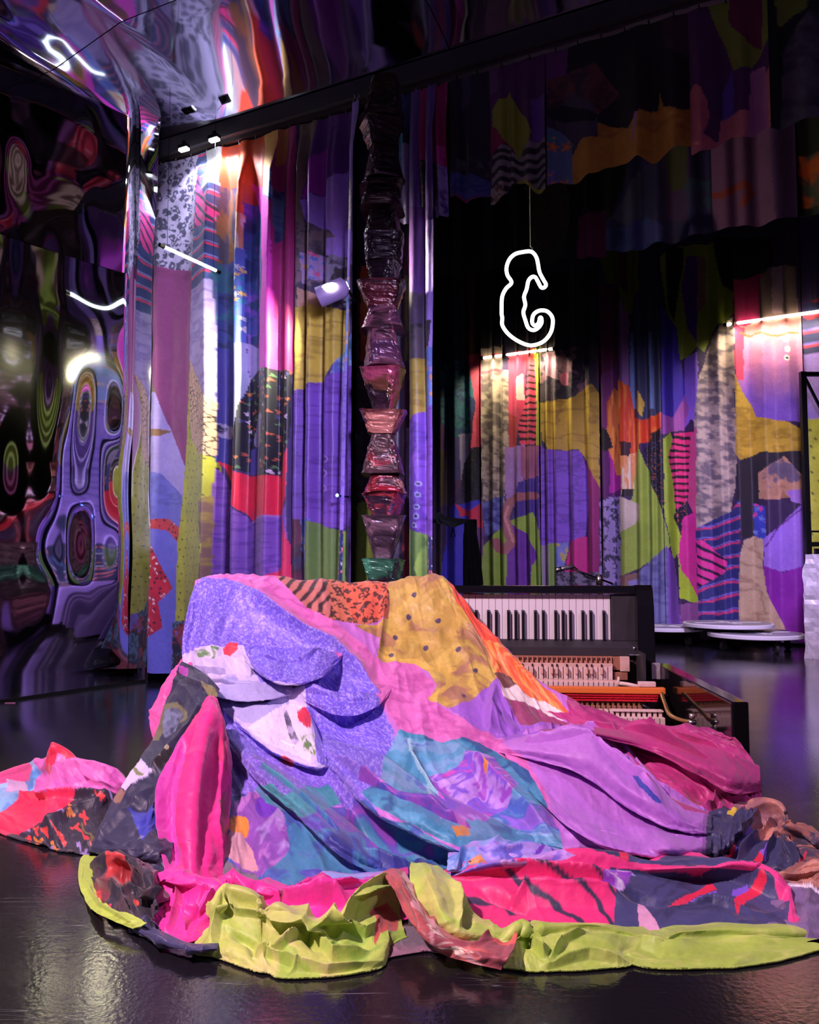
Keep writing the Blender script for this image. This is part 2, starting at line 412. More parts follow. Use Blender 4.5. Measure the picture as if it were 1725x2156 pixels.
slab('ceiling', [q[:2] for q in p], 5.4, 5.5, M_BLACK, label='black fly space above the stage')
p = [tp(-0.4, -0.11), tp(9.0, -0.11), tp(9.0, -0.14), tp(-0.4, -0.14)]
slab('trim_1', [q[:2] for q in p], CEIL - 0.02, 5.4, M_BLACK, label='black masking above the curtain track')

# mirrored ceiling: foil panels in strips parallel to the track
seamoff = float((onplane(385, 47, np.array([0, 0, CEIL]), UP) - ORG) @ TN)
ce = empty('mirror_ceiling', tp(2.5, 2.0, CEIL)); ce['kind'] = 'structure'; ce.name = 'ceiling_1'; ce['label'] = 'sagging mirror foil ceiling in front of the curtain track'
def ripple(a, b, amp, seed):
    return amp * 2 * (vn(a * 1.9, b * 1.6, seed) - 0.5) + amp * 0.9 * (vn(a * 4.3 + 3, b * 3.1, seed + 1) - 0.5)
edges = [0.0, seamoff, seamoff * 2, seamoff * 3, seamoff * 4.2]
cuts = [-0.06, 1.95, 4.0, 6.0]
for i in range(len(edges) - 1):
    for j in range(len(cuts) - 1):
        S = np.linspace(cuts[j] + 0.003, cuts[j + 1] - 0.003, 60); A = np.linspace(edges[i] + 0.003, edges[i + 1] - 0.003, 40)
        ss, aa = np.meshgrid(S, A)
        ed = np.minimum(np.minimum(ss - cuts[j], cuts[j + 1] - ss), np.minimum(aa - edges[i], edges[i + 1] - aa)); fade = np.clip(ed / 0.12, 0, 1)
        zz = CEIL + ripple(ss, aa, 0.007, 50) * (0.35 + .65 * fade) + 0.14 * (1 - np.exp(-aa / 0.32)) * np.clip((ss + .06) / .55, .12, 1)
        P = ORG + TD * ss[..., None] + TN * aa[..., None] + UP * zz[..., None]
        o = link('ceiling_panel', gridmesh('ceiling_panel', P), None, M_CEILM); setparent(o, ce)

# mirror wall: rippling foil panels, left
mw = empty('wall_mirror', ORG + MD * -1.2); mw['kind'] = 'structure'; mw['label'] = 'rippling mirror foil wall along the left side'
mseam = float((onplane(281, 900, ORG, MN) - ORG) @ MD)
hz = []
q0 = onplane(140, 541, ORG, MN)[2]
def mirror_panel(a0, a1, z0, z1, amp, seed, tilt=0.0, curve=0.0):
    A = np.linspace(a0 + .002, a1 - .002, max(30, int((a1 - a0) / .014))); Z = np.linspace(z0 + .002, z1 - .002, max(30, int((z1 - z0) / .018)))
    aa, zz = np.meshgrid(A, Z)
    lowfade = np.clip((zz - 0.25) / 0.5, 0, 1) if z0 < 0.1 else np.clip((CEIL - zz) / 0.4, 0, 1) * .8 + .2
    d = amp * 2 * (vn(aa * 2.6 + 1.1, zz * 1.7, seed) - 0.5) + amp * .7 * 2 * (vn(aa * 5.1 + 4, zz * 2.6, seed + 2) - 0.5)
    d = d * lowfade + curve * ((aa - a0) / (a1 - a0)) ** 2
    if tilt:      # the loose foil bellies out towards its right-hand seam
        q = np.clip((aa - a0) / (a1 - a0), 0, 1); belly = np.where(q < .86, (q / .86) ** 1.5, np.cos((q - .86) / .14 * math.pi / 2))
        d = d + tilt * belly * (np.clip((zz - .12) / .45, 0, 1) if z0 < .1 else 1.0)
    P = ORG + MD * aa[..., None] + MN * d[..., None] + UP * zz[..., None]
    o = link('mirror_panel', gridmesh('mirror_panel', P[:, ::-1]), None, M_MIRROR); setparent(o, mw); return o
mirror_panel(-1.05, mseam, 0.012, q0, 0.014, 60, 0.076)
mirror_panel(-1.05, mseam, q0, CEIL + .05, 0.011, 70, 0.055)
mirror_panel(mseam, -0.01, 0.012, CEIL + .03, 0.016, 80, 0.0, 0.02)
mirror_panel(-2.6, -1.05, 0.012, q0, 0.010, 90); mirror_panel(-2.6, -1.05, q0, CEIL + .05, 0.010, 94)
mirror_panel(-4.2, -2.6, 0.012, CEIL + .05, 0.010, 97)
def bd(bm): b_box(bm, ORG + MD * -0.004 + UP * CEIL / 2 + MN * .006, MD, MN, UP, .004, .014, CEIL / 2)
setparent(bmobj('edge_strip', bd, M_SEAM), mw)
def bd(bm): b_box(bm, ORG + MD * -2.1 + UP * .006, MD, MN, UP, 2.1, .008, .006)
setparent(bmobj('base_strip', bd, M_BLACKMETAL), mw)
def bd(bm): b_box(bm, ORG + MD * -2.1 + UP * (CEIL / 2 + .15) - MN * .06, MD, MN, UP, 2.1, .02, CEIL / 2 + .15)
setparent(bmobj('backing_board', bd, M_BLACK), mw)

# curtain track beam
tr = empty('curtain_track', tp(3.0, -0.05, CEIL - .05)); tag(tr, 'long black curtain track beam under the mirror ceiling', 'beam')
def bd(bm): b_box(bm, tp(3.2, -0.06, CEIL - 0.052), TD, TN, UP, 3.25, .055, .048)
setparent(bmobj('beam', bd, M_BEAM, bevel=.004), tr)
def bd(bm): b_box(bm, tp(3.2, -0.05, CEIL - 0.112), TD, TN, UP, 3.25, .018, .012)
setparent(bmobj('track_rail', bd, mat('worn_track_rail', (.10, .08, .085), .4, .7, noise=(20, .6, 1.4, .1))), tr)

# ------------------------------------------------------------------ curtains
def sz(px, py, off):
    q = onplane(px, py, ORG + TN * off, TN); return float((q - ORG) @ TD), float(q[2])
def gsm(a, k):
    if k < 1: return a
    w_ = np.exp(-0.5 * (np.arange(-3 * k, 3 * k + 1) / k) ** 2); w_ /= w_.sum()
    return np.convolve(np.pad(a, 3 * k, mode='edge'), w_, 'valid')
def curtain(name, label, off, pxl, pxr, refy, ztop, hem, patches, base=(70, 50, 110), folds=('rand', 0.10, 0.03, 1), ds=0.006, dz=0.008,
            mat_=None, group=None, hooks=0.0, lean=0.0, wob=3.0, sway=0.012, cat='curtain', smooth=2, topz=None):
    s0 = sz(pxl, refy, off)[0]; s1 = sz(pxr, refy, off)[0]
    S = np.linspace(s0, s1, max(8, int((s1 - s0) / ds)))
    if isinstance(hem, (int, float)): H = np.full(S.shape, float(hem))
    else:
        hp = sorted(sz(a, b, off) for a, b in hem); H = np.interp(S, [a for a, _ in hp], [b for _, b in hp])
        H = gsm(H, 3)
    if folds[0] == 'rand':
        _, per, amp, seed = folds; rng = random.Random(seed); xs = [s0 - per]; ys = [0.0]; sg = 1
        while xs[-1] < s1 + per:
            xs.append(xs[-1] + per * rng.uniform(.22, .85)); ys.append(sg * amp * rng.uniform(.4, 1.0)); sg = -sg
        f0x, f0y = np.array(xs), np.array(ys)
    else:
        f0x = np.array([sz(a, refy, off)[0] for a, _ in folds]); f0y = np.array([b for _, b in folds])
    zt = ztop if topz is None else topz
    NR = max(12, int((np.max(zt) - H.min()) / dz)); V = np.linspace(0, 1, NR)
    fold = np.interp(S, f0x, f0y); fold = gsm(fold, smooth)
    ss = np.tile(S, (NR, 1)); zz = zt + (H - zt)[None, :] * V[:, None]
    sd = hash(name) % 97 if False else int(abs(pxl) * 7 + abs(refy)) % 97
    sh = sway * 2 * (vn(zz * 0.9 + sd, ss * 0.5, 5) - 0.5)
    ff = np.interp((ss + sh).ravel(), S, fold).reshape(ss.shape)
    hang = np.clip((zt - zz) / 0.25, 0.25, 1.0)
    d = ff * hang + 0.004 * (fbm(ss * 9, zz * 7, sd) - .5) * 2 + 0.02 * (vn(ss * 2.0, zz * 1.3, sd + 1) - .5) * hang
    lx = lean * (zt - zz)
    P = ORG + TD * (ss + lx)[..., None] + TN * (off + d)[..., None] + UP * zz[..., None]
    N0 = ORG + TD * ss[..., None] + TN * off + UP * zz[..., None]
    px, py = project(N0)
    colr = paint(px, py, ss, zz, patches, base, wob)
    me = gridmesh(name, P, colr)
    if hooks:
        root = empty(name, tp((s0 + s1) / 2, off, max(float(H.min()), 0.0)))
        tag(root, label, cat, group)
        c = link('cloth', me, None, mat_ or M_CURT); setparent(c, root)
        def bd(bm):
            b_tube(bm, [Vector((0, 0, 0.045)), Vector((0.006, 0, 0.03)), Vector((0, 0, 0.02)), Vector((-0.006, 0, 0.008)), Vector((0, 0, -0.012))], 0.0035, 5)
        bm = bmesh.new(); bd(bm); hm = bpy.data.meshes.new('hook'); bm.to_mesh(hm); bm.free(); hm.materials.append(M_STEEL if hooks > 0 else M_BLACKMETAL)
        k = max(2, int((s1 - s0) / abs(hooks)))
        for i in range(k):
            sx = s0 + (i + .5) * (s1 - s0) / k
            h = link('hook', hm); h.location = Vector(tp(sx, off + .004, zt)); setparent(h, root)
        return root
    o = link(name, me, None, mat_ or M_CURT)
    return tag(o, label, cat, group)

G1 = 'printed collage curtains on the front track'
G2 = 'short printed drapes on the front track'
G3 = 'short drapes on the second track'
G4 = 'printed backdrop panels at the back'
CO = -0.05; ZT = CEIL - 0.135
A = [
 ('plain', [(318,300),(480,260),(470,640),(315,640)], (90,80,150)),
 ('leopard', [(322,300),(421,280),(416,480),(409,572),(320,566)], (176,165,205), (42,44,80), 24),
 ('stripes3', [(421,280),(472,262),(472,592),(408,614),(412,480)], (40,62,130), (235,60,110), (150,160,235), 0.075, 0.0, .03),
 ('stripes', [(417,365),(430,390),(446,420),(470,445),(466,478),(440,484),(415,482)], (240,50,160), (25,25,70), 0.055, .16, .7),
 ('plain', [(436,290),(472,270),(472,395),(450,398),(441,370)], (225,225,235)),  # white-hot glare of the floodlight painted into the print
 ('plain', [(320,566),(409,572),(406,700),(398,850),(391,986),(365,905),(340,820),(318,745)], (132,56,118)),
 ('crinkle', [(408,614),(472,594),(470,925),(455,850),(430,800),(402,757)], (168,150,218), (130,110,190), 5, 3),
 ('plain', [(316,745),(340,820),(365,905),(391,986),(388,1046),(312,990)], (165,150,215)),
 ('camo', [(316,745),(334,800),(345,830),(316,825)], [(60,60,90),(120,100,80),(90,90,140)], 12),
 ('crinkle', [(312,990),(350,1000),(388,1046),(380,1120),(340,1100),(310,1100)], (112,112,205), (95,95,180), 6, 2),
 ('plain', [(316,907),(350,905),(366,910),(350,920),(316,922)], (130,95,70)),
 ('plain', [(312,1090),(382,1100),(378,1300),(372,1480),(290,1480)], (110,108,205)),
 ('floral', [(305,1085),(326,1110),(345,1180),(368,1240),(345,1265),(352,1320),(322,1345),(318,1390),(330,1420),(322,1480),(285,1480)], (190,36,62), [(30,25,55),(235,220,230),(30,25,55)], 34, .30, None, 4),
 ('floral', [(325,1095),(360,1092),(382,1112),(380,1142),(360,1118),(325,1112)], (190,60,70), [(235,200,210),(40,30,60)], 40, .3),
 ('dots', [(400,770),(404,820),(402,880),(418,930),(464,968),(464,1230),(425,1300),(372,1310),(378,1150),(386,1060),(392,950)], (172,174,66), (40,40,30), .05, .005),
 ('camo', [(368,1310),(425,1300),(470,1230),(470,1480),(362,1480)], [(50,70,90),(90,120,150),(40,40,60),(150,60,70),(110,100,190)], 12, 4),
 ('net', [(402,757),(416,780),(440,815),(466,855),(466,965),(440,960),(410,930),(400,880)], (205,170,150), (50,36,36), 34),
 ('crinkle', [(440,1060),(464,1040),(464,1240),(446,1240),(452,1150)], (120,90,90), (150,130,70), 8, 2),
 # narrow folds right of the first panel
 ('plain', [(470,255),(505,250),(505,390),(470,400)], (225,70,30)),
 ('feather', [(470,395),(508,385),(505,560),(466,600)], (120,70,40), (52,40,80), 60),
 ('camo', [(464,560),(502,540),(500,745),(464,760)], [(30,40,90),(50,60,130),(40,90,120),(70,60,150)], 12),
 ('plain', [(464,735),(500,735),(496,960),(492,985),(462,975)], (66,62,148)),
 ('camo', [(462,890),(498,900),(496,925),(462,920)], [(40,40,70),(160,150,190),(60,60,90)], 30),
 ('plain', [(500,250),(521,245),(521,470),(500,470)], (240,90,40)),
 ('feather', [(500,455),(521,455),(519,560),(500,560)], (245,235,225), (230,170,120), 60),
 ('floral', [(500,535),(521,525),(519,725),(498,740)], (95,120,215), [(60,150,200),(190,160,235),(240,200,120),(235,240,250)], 26, .42),
 ('plain', [(497,730),(520,722),(521,935),(505,935),(497,905)], (175,182,228)),
 ('plain', [(497,760),(503,765),(502,780),(497,782)], (220,40,70)),
 ('grad', [(520,240),(566,232),(566,420),(520,440)], (215,80,35), (150,60,60), 3.0, 2.6),
 ('camo', [(520,430),(562,430),(566,620),(545,720),(520,730)], [(36,52,120),(50,80,150),(80,70,170),(120,80,190),(46,70,120)], 11),
 ('plain', [(520,722),(545,735),(545,790),(521,805)], (165,150,205)),
 ('plain', [(525,385),(548,390),(560,410),(592,440),(592,782),(545,777),(543,730),(558,640),(566,560),(556,470)], (236,62,205)),
 ('plain', [(586,240),(626,228),(626,790),(590,782)], (176,44,124)),
 ('plain', [(556,235),(590,226),(588,370),(560,366)], (245,185,90)),
 ('plain', [(590,228),(612,224),(606,330),(592,360)], (200,130,70)),
 ('floral', [(560,364),(588,368),(590,430),(562,415)], (150,180,230), [(90,120,210),(230,150,90)], 30, .4),
 ('camo', [(590,410),(604,400),(600,500),(590,520)], [(60,60,120),(90,120,170)], 14),
 ('floral', [(521,800),(545,777),(622,784),(614,1000),(545,1004),(500,990),(500,930)], (26,26,44), [(190,90,70),(90,130,90),(210,190,220),(200,120,60),(60,60,120)], 30, .36, None, 3),
 ('plain', [(540,880),(562,870),(560,940),(545,960),(530,930)], (170,150,205)),
 ('plain', [(524,945),(556,935),(558,1000),(522,1002)], (86,80,170)),
 ('plain', [(462,972),(480,980),(500,992),(522,1003),(596,1002),(600,985),(616,945),(614,1045),(604,1086),(545,1092),(530,1098),(500,1060)], (232,40,78)),
 ('crinkle', [(460,985),(478,1030),(500,1065),(532,1105),(545,1092),(604,1083),(612,1060),(616,1160),(620,1260),(458,1260)], (135,88,188), (104,66,160), 7, 4),
 ('plain', [(560,1225),(606,1190),(606,1090),(618,1150),(622,1260),(545,1260)], (226,50,100)),
 ('line', [(530,1100),(545,1092),(604,1085)], 2.5, (170,120,200)),
]
fA = [(314,0.0),(326,.03),(345,.055),(370,.015),(400,.0),(430,.045),(461,.105),(466,.03),(472,-.02),(498,-.03),(504,.045),(512,.06),(518,.03),(523,-.02),(545,-.01),(556,.03),(575,.07),(588,.085),(592,.0),(605,.02),(613,.05),(620,.045),(626,.0)]
fA = [(a_, b_ * 1.15) for a_, b_ in fA]
curtain('printed_curtain', 'leopard, magenta and yellow-green collage curtain beside the mirror wall', CO, 318, 627, 750, ZT, [(300,1404),(335,1416),(380,1418),(440,1430),(620,1450)], A, folds=fA, ds=.0045, dz=.006, group=G1, hooks=.11, wob=2)

B = [
 ('vbands', [(612,200),(692,190),(684,300),(652,420),(640,500),(612,500)], (120,108,92), (84,74,66), .05),
 ('plain', [(684,180),(765,160),(765,345),(730,375),(690,390),(640,430),(655,350)], (96,40,140)),
 ('plain', [(655,360),(690,310),(700,330),(694,412),(642,422)], (170,46,190)),  # lit part of the purple cloth, painted brighter
 ('plain', [(640,425),(695,412),(700,385),(765,335),(765,520),(700,505),(648,470)], (170,128,235)),
 ('camo', [(612,480),(650,470),(700,490),(722,512),(745,520),(742,650),(690,648),(612,660)], [(60,54,70),(96,84,100),(130,110,120),(70,62,90)], 10, 5),
 ('plain', [(690,508),(748,500),(748,560),(700,556)], (176,140,235)),
 ('floral', [(640,535),(690,540),(694,590),(642,600)], (190,160,220), [(235,90,150),(80,130,220),(240,190,80)], 30, .44),
 ('camo', [(690,545),(738,540),(738,640),(690,648)], [(86,80,96),(150,140,170),(56,50,60),(110,80,60)], 12, 8),
 ('plain', [(636,610),(690,630),(690,650),(636,652)], (190,150,130)),
 ('crinkle', [(616,655),(655,645),(690,650),(742,655),(742,700),(720,755),(692,797),(650,818),(614,828)], (190,168,62), (150,128,44), 5, 3),
 ('camo', [(715,760),(745,700),(748,780),(700,800)], [(70,120,160),(120,150,190),(80,90,170)], 16),
 ('crinkle', [(614,828),(650,818),(692,797),(748,770),(746,1108),(700,1112),(614,1092)], (112,70,176), (84,48,140), 6, 4),
 ('camo', [(614,1090),(642,1095),(640,1240),(610,1240)], [(90,24,60),(60,20,50),(50,40,80)], 9),
 ('camo', [(638,1095),(666,1095),(664,1160),(655,1190),(640,1160)], [(70,90,170),(90,110,180),(180,170,70)], 22),
 ('vbands', [(660,1098),(700,1112),(728,1118),(726,1240),(655,1240)], (124,166,74), (96,128,64), .04),
 ('disc', (692,968), 8, (150,110,190)), ('disc', (692,968), 5, (70,40,120)), ('disc', (691,998), 8, (150,110,190)), ('disc', (691,998), 5, (70,40,120)), ('disc', (689,1030), 8, (150,110,190)), ('disc', (689,1030), 5, (70,40,120)),
]
fB = [(612,0.0),(625,.01),(632,.045),(640,.02),(650,-.01),(658,.05),(668,.055),(676,.0),(688,.0),(694,.045),(703,.03),(712,.04),(720,.0),(730,-.01),(742,.03),(752,0)]
fB = [(a_, b_ * 1.3) for a_, b_ in fB]
curtain('printed_curtain', 'mustard and violet collage curtain hanging left of the foil column', CO - .01, 610, 746, 700, ZT, 0.05, B, folds=fB, ds=.0045, dz=.006, group=G1, hooks=.10, wob=2)
C = [('plain', [(700,150),(800,150),(800,420),(700,420)], (150,120,215)), ('net', [(735,390),(790,380),(790,490),(735,490)], (200,170,175), (80,60,90), 30),
 ('plain', [(700,490),(800,490),(800,600),(700,600)], (150,110,225)),
 ('floral', [(700,590),(800,590),(800,770),(700,770)], (130,150,230), [(90,150,220),(235,190,170),(230,140,90)], 24, .42),
 ('crinkle', [(690,770),(800,760),(800,1120),(690,1110)], (158,130,240), (130,96,215), 8, 4),
 ('floral', [(690,1112),(800,1118),(800,1260),(690,1260)], (34,44,110), [(230,120,130),(190,190,235),(90,110,200)], 40, .36)]
curtain('printed_curtain', 'narrow pale violet curtain edge turned out beside the foil column', CO + .05, 740, 757, 700, ZT, 0.05, C, base=(150,125,225), folds=[(738,-.03),(744,.02),(750,.05),(758,.055)], ds=.003, dz=.006, group=G1, lean=-.028, hooks=.06)
# darker strips seen behind the column
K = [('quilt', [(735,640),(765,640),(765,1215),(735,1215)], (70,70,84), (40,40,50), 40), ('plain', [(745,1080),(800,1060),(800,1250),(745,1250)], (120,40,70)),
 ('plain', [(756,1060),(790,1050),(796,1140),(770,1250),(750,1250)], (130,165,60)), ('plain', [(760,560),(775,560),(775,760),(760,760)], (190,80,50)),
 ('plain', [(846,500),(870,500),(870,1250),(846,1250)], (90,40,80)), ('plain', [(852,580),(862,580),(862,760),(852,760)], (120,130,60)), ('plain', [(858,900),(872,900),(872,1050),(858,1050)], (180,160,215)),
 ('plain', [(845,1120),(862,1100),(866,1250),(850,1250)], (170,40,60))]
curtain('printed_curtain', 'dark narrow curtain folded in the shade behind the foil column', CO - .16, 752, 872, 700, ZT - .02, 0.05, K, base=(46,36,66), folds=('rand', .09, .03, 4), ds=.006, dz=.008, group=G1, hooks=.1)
D = [('plain', [(860,440),(905,440),(905,625),(860,625)], (92,52,140)), ('plain', [(896,470),(930,470),(930,760),(905,760)], (176,150,245)),
 ('plain', [(860,620),(900,620),(900,700),(860,700)], (74,60,92)), ('camo', [(862,690),(918,680),(912,760),(890,760),(862,764)], [(40,36,48),(80,70,84),(60,54,70)], 9),
 ('crinkle', [(862,760),(900,758),(898,888),(862,886)], (178,158,58), (150,128,46), 6, 3),
 ('floral', [(897,735),(930,735),(930,860),(900,870)], (110,140,220), [(70,150,200),(225,160,100),(180,150,230)], 26, .44),
 ('crinkle', [(860,886),(930,852),(930,1130),(905,1125),(860,1110)], (124,78,200), (94,54,160), 7, 4),
 ('vbands', [(860,1112),(908,1128),(905,1250),(860,1250)], (140,186,80), (110,150,80), .03), ('floral', [(905,1128),(930,1135),(930,1250),(903,1250)], (34,44,110), [(230,120,130),(190,190,235)], 40, .36)]
D += [('disc', (x, y), r, c) for x, y in ((889,1020),(888,1043),(886,1068),(884,1088),(880,1106)) for r, c in ((6,(170,170,230)),(3.2,(60,36,110)))]
curtain('printed_curtain', 'violet curtain strip with eyelets right of the foil column', CO, 866, 921, 700, ZT, 0.05, D, base=(110,80,170), folds=[(862,-.02),(868,.02),(880,.045),(890,.03),(899,-.01),(905,.03),(914,.06),(922,.05)], ds=.0035, dz=.006, group=G1, wob=1.5, hooks=.06)

# short drapes over the opening
V = [
 ('camo', [(820,140),(905,120),(905,330),(850,330),(820,300)], [(36,50,100),(50,70,130),(40,60,90)], 10), ('plain', [(845,305),(872,300),(872,490),(838,480)], (190,170,250)),
 ('camo', [(826,250),(850,280),(846,380),(830,330)], [(60,150,190),(120,160,220)], 14),
 ('plain', [(888,110),(950,100),(948,350),(872,342),(886,260)], (176,30,112)),
 ('floral', [(868,340),(922,340),(920,450),(868,452)], (30,28,46), [(70,80,70),(120,70,60),(90,80,110)], 34, .36), ('camo', [(917,348),(945,345),(945,460),(912,460)], [(150,130,215),(190,170,240),(100,80,170)], 14),
 ('plain', [(918,310),(934,308),(934,350),(918,350)], (235,80,190)),
]
curtain('short_drape', 'magenta and lilac short drape next to the foil column', CO, 838, 944, 300, ZT, [(838,462),(850,474),(868,470),(872,440),(890,435),(912,455),(930,456),(944,450)], V, base=(60,44,80), folds=('rand', .10, .045, 12), ds=.0045, dz=.005, group=G2, hooks=-.09, topz=ZT)
V = [('plain', [(930,100),(1040,80),(1036,420),(940,430)], (34,30,48)), ('plain', [(975,120),(995,115),(990,220),(970,230)], (60,46,90)), ('crinkle', [(945,360),(1000,370),(1034,380),(1034,440),(940,440)], (72,84,160), (54,64,130), 6, 3),
 ('line', [(940,413),(960,412),(985,427),(1015,415),(1036,410)], 4, (150,50,100)), ('camo', [(945,335),(1036,335),(1036,372),(945,362)], [(40,36,50),(80,76,90)], 30)]
curtain('short_drape', 'near black short drape with blue hem beside the green leaf drape', CO, 944, 1030, 300, ZT, [(944,412),(960,410),(975,424),(990,426),(1010,413),(1030,410)], V, base=(34,30,48), folds=('rand', .11, .04, 3), ds=.0045, dz=.005, group=G2, hooks=-.09)
V = [('plain', [(1020,60),(1160,40),(1160,300),(1020,300)], (92,40,104)), ('plain', [(1118,210),(1150,200),(1150,300),(1122,300)], (116,80,170)), ('plain', [(1030,80),(1052,80),(1050,190),(1030,200)], (110,70,120)),
 ('plain', [(1030,255),(1060,290),(1085,312),(1060,330),(1032,320)], (150,34,80)),
 ('plain', [(1034,262),(1036,230),(1050,212),(1066,205),(1072,192),(1078,205),(1096,240),(1110,252),(1119,275),(1115,308),(1098,318),(1092,340),(1080,310),(1060,295),(1046,270)], (150,166,46)),
 ('stripes', [(1036,320),(1066,300),(1092,335),(1118,300),(1155,290),(1155,420),(1030,440)], (150,146,150), (44,42,46), .05, .26, .15, .09),
 ('plain', [(1088,380),(1104,374),(1125,395),(1150,395),(1150,420),(1085,420)], (160,176,60)), ('leopard', [(1030,395),(1062,380),(1064,440),(1028,440)], (180,160,150), (90,60,60), 30)]
curtain('short_drape', 'plum short drape printed with a lime green leaf', CO, 1030, 1150, 250, ZT, [(1028,428),(1045,430),(1062,412),(1078,388),(1100,384),(1116,392),(1124,406),(1142,408),(1150,400)], V, base=(92,40,104), folds=('rand', .11, .04, 7), ds=.0045, dz=.005, group=G2, hooks=-.10)
V = [('plain', [(1140,40),(1300,-10),(1290,160),(1230,190),(1140,200)], (112,56,124)), ('plain', [(1200,40),(1470,-60),(1470,260),(1260,270),(1190,190)], (16,15,20)),
 ('plain', [(1380,-40),(1450,-60),(1450,120),(1400,100)], (60,34,44)), ('camo', [(1150,170),(1250,130),(1300,190),(1260,240),(1160,250)], [(60,30,40),(110,60,60),(50,40,60)], 8),
 ('plain', [(1160,235),(1200,190),(1250,220),(1262,270),(1220,320),(1180,300)], (74,70,88)), ('plain', [(1150,235),(1180,215),(1260,240),(1250,255),(1160,250)], (20,18,24)),
 ('floral', [(1148,265),(1180,275),(1204,300),(1208,400),(1148,400)], (90,120,160), [(225,130,60),(150,120,200),(70,140,160)], 16, .5, (240,160,60)),
 ('crinkle', [(1203,400),(1203,330),(1225,290),(1258,285),(1258,255),(1290,258),(1322,270),(1342,245),(1350,236),(1384,226),(1390,192),(1396,222),(1430,232),(1460,220),(1460,330),(1203,420)], (206,150,48), (170,120,36), 5, 2),
 ('plain', [(1336,245),(1344,240),(1340,300),(1334,300)], (180,130,170))]
curtain('short_drape', 'black short drape with a mustard yellow hem', CO, 1150, 1452, 200, ZT, [(1150,395),(1165,382),(1182,380),(1205,387),(1225,386),(1230,370),(1262,362),(1268,350),(1300,340),(1325,346),(1345,330),(1365,342),(1382,340),(1400,325),(1425,310),(1452,303)], V, base=(60,34,70), folds=('rand', .15, .05, 15), ds=.0055, dz=.006, group=G2, hooks=-.10)
V = [('plain', [(1440,-80),(1640,-150),(1640,300),(1440,330)], (84,36,92)), ('plain', [(1474,-40),(1640,-120),(1640,40),(1600,120),(1580,140),(1548,150),(1536,120),(1520,80),(1500,40)], (128,146,44)),
 ('plain', [(1545,-60),(1606,-80),(1604,106),(1568,80),(1540,60),(1532,30)], (110,22,66)), ('plain', [(1446,200),(1460,182),(1480,190),(1490,215),(1494,250),(1484,290),(1515,300),(1500,330),(1450,330)], (200,104,120)),
 ('plain', [(1520,190),(1545,140),(1545,250),(1520,260)], (100,70,180)), ('plain', [(1518,250),(1550,235),(1580,230),(1625,130),(1625,300),(1510,310)], (210,120,130)), ('plain', [(1580,145),(1612,140),(1618,300),(1575,300)], (190,120,170))]
curtain('short_drape', 'plum short drape with salmon pink edges under a green patch', CO, 1452, 1622, 200, ZT, [(1452,322),(1470,326),(1495,320),(1512,310),(1522,290),(1540,281),(1552,290),(1575,292),(1600,274),(1622,268)], V, base=(84,36,92), folds=('rand', .14, .05, 21), ds=.0055, dz=.006, group=G2, hooks=-.10)
V = [('plain', [(1600,-200),(1660,-200),(1660,300),(1600,300)], (16,16,22)), ('plain', [(1600,-220),(1720,-220),(1700,20),(1640,60)], (128,146,44)), ('quilt', [(1650,110),(1700,30),(1760,20),(1900,20),(1900,300),(1640,300)], (96,96,112), (66,66,80), 14)]
curtain('short_drape', 'grey skirt-like short drape at the right picture edge', CO - .04, 1612, 1800, 200, ZT, [(1600,260),(1650,270),(1680,262),(1725,250),(1800,230)], V, base=(20,20,28), folds=('rand', .16, .05, 33), ds=.008, dz=.008, group=G2, hooks=-.12)
# the drapes go on along the track past the picture edge and show in the mirror wall
V = [('plain', [(1790,-2000),(2300,-2000),(2300,900),(1790,900)], (150,150,205)), ('stripes', [(2050,-2000),(2500,-2000),(2500,900),(2050,900)], (220,70,160), (30,26,40), .09, .2, .1), ('plain', [(2330,-2000),(3600,-2000),(3600,900),(2330,900)], (150,180,60))]
curtain('short_drape', 'lilac, striped pink and lime short drape reflected in the mirror wall', CO, 1830, 3000, 200, ZT, 2.45, V, base=(150,150,205), folds=('rand', .16, .05, 35), ds=.02, dz=.02, group=G2)

# second row of short drapes
V = [('plain', [(880,380),(1080,380),(1080,640),(880,640)], (8,8,12)), ('camo', [(1100,300),(1222,300),(1210,500),(1165,560),(1120,560)], [(50,60,34),(70,64,48),(60,44,40),(46,50,40)], 4), ('plain', [(1195,300),(1290,300),(1290,560),(1172,570),(1200,470)], (18,16,28)),
 ('plain', [(1217,455),(1280,440),(1278,560),(1216,560)], (110,20,84))]
curtain('second_drape', 'black and olive short drape hanging above the neon sign', VAL2OFF, 905, 1277, 500, 3.9, [(905,588),(960,580),(1060,566),(1150,556),(1175,546),(1218,543),(1277,540)], V, base=(12,11,18), folds=('rand', .16, .05, 41), ds=.010, dz=.010, group=G3, mat_=M_BACK)
V = [('plain', [(1270,250),(1520,250),(1520,560),(1270,560)], (46,34,92)), ('plain', [(1390,300),(1450,300),(1460,470),(1400,460)], (74,40,100)), ('plain', [(1330,380),(1345,350),(1350,455),(1320,475),(1285,460),(1300,440)], (80,76,120)), ('camo', [(1276,480),(1320,475),(1360,450),(1400,480),(1390,530),(1276,540)], [(40,50,110),(60,70,150),(70,60,150)], 8),
 ('camo', [(1445,380),(1520,380),(1520,520),(1450,500)], [(30,34,70),(50,70,110),(60,50,110)], 7), ('plain', [(1400,310),(1450,310),(1445,400),(1410,400)], (66,60,44)), ('plain', [(1270,300),(1330,320),(1290,460),(1270,470)], (14,13,20))]
curtain('second_drape', 'indigo and blue flowered short drape behind the mustard hem', VAL2OFF, 1277, 1500, 450, 3.9, [(1277,530),(1310,528),(1345,527),(1365,515),(1395,510),(1412,515),(1445,505),(1470,495),(1500,490)], V, base=(46,34,92), folds=('rand', .16, .05, 43), ds=.009, dz=.009, group=G3, mat_=M_BACK)
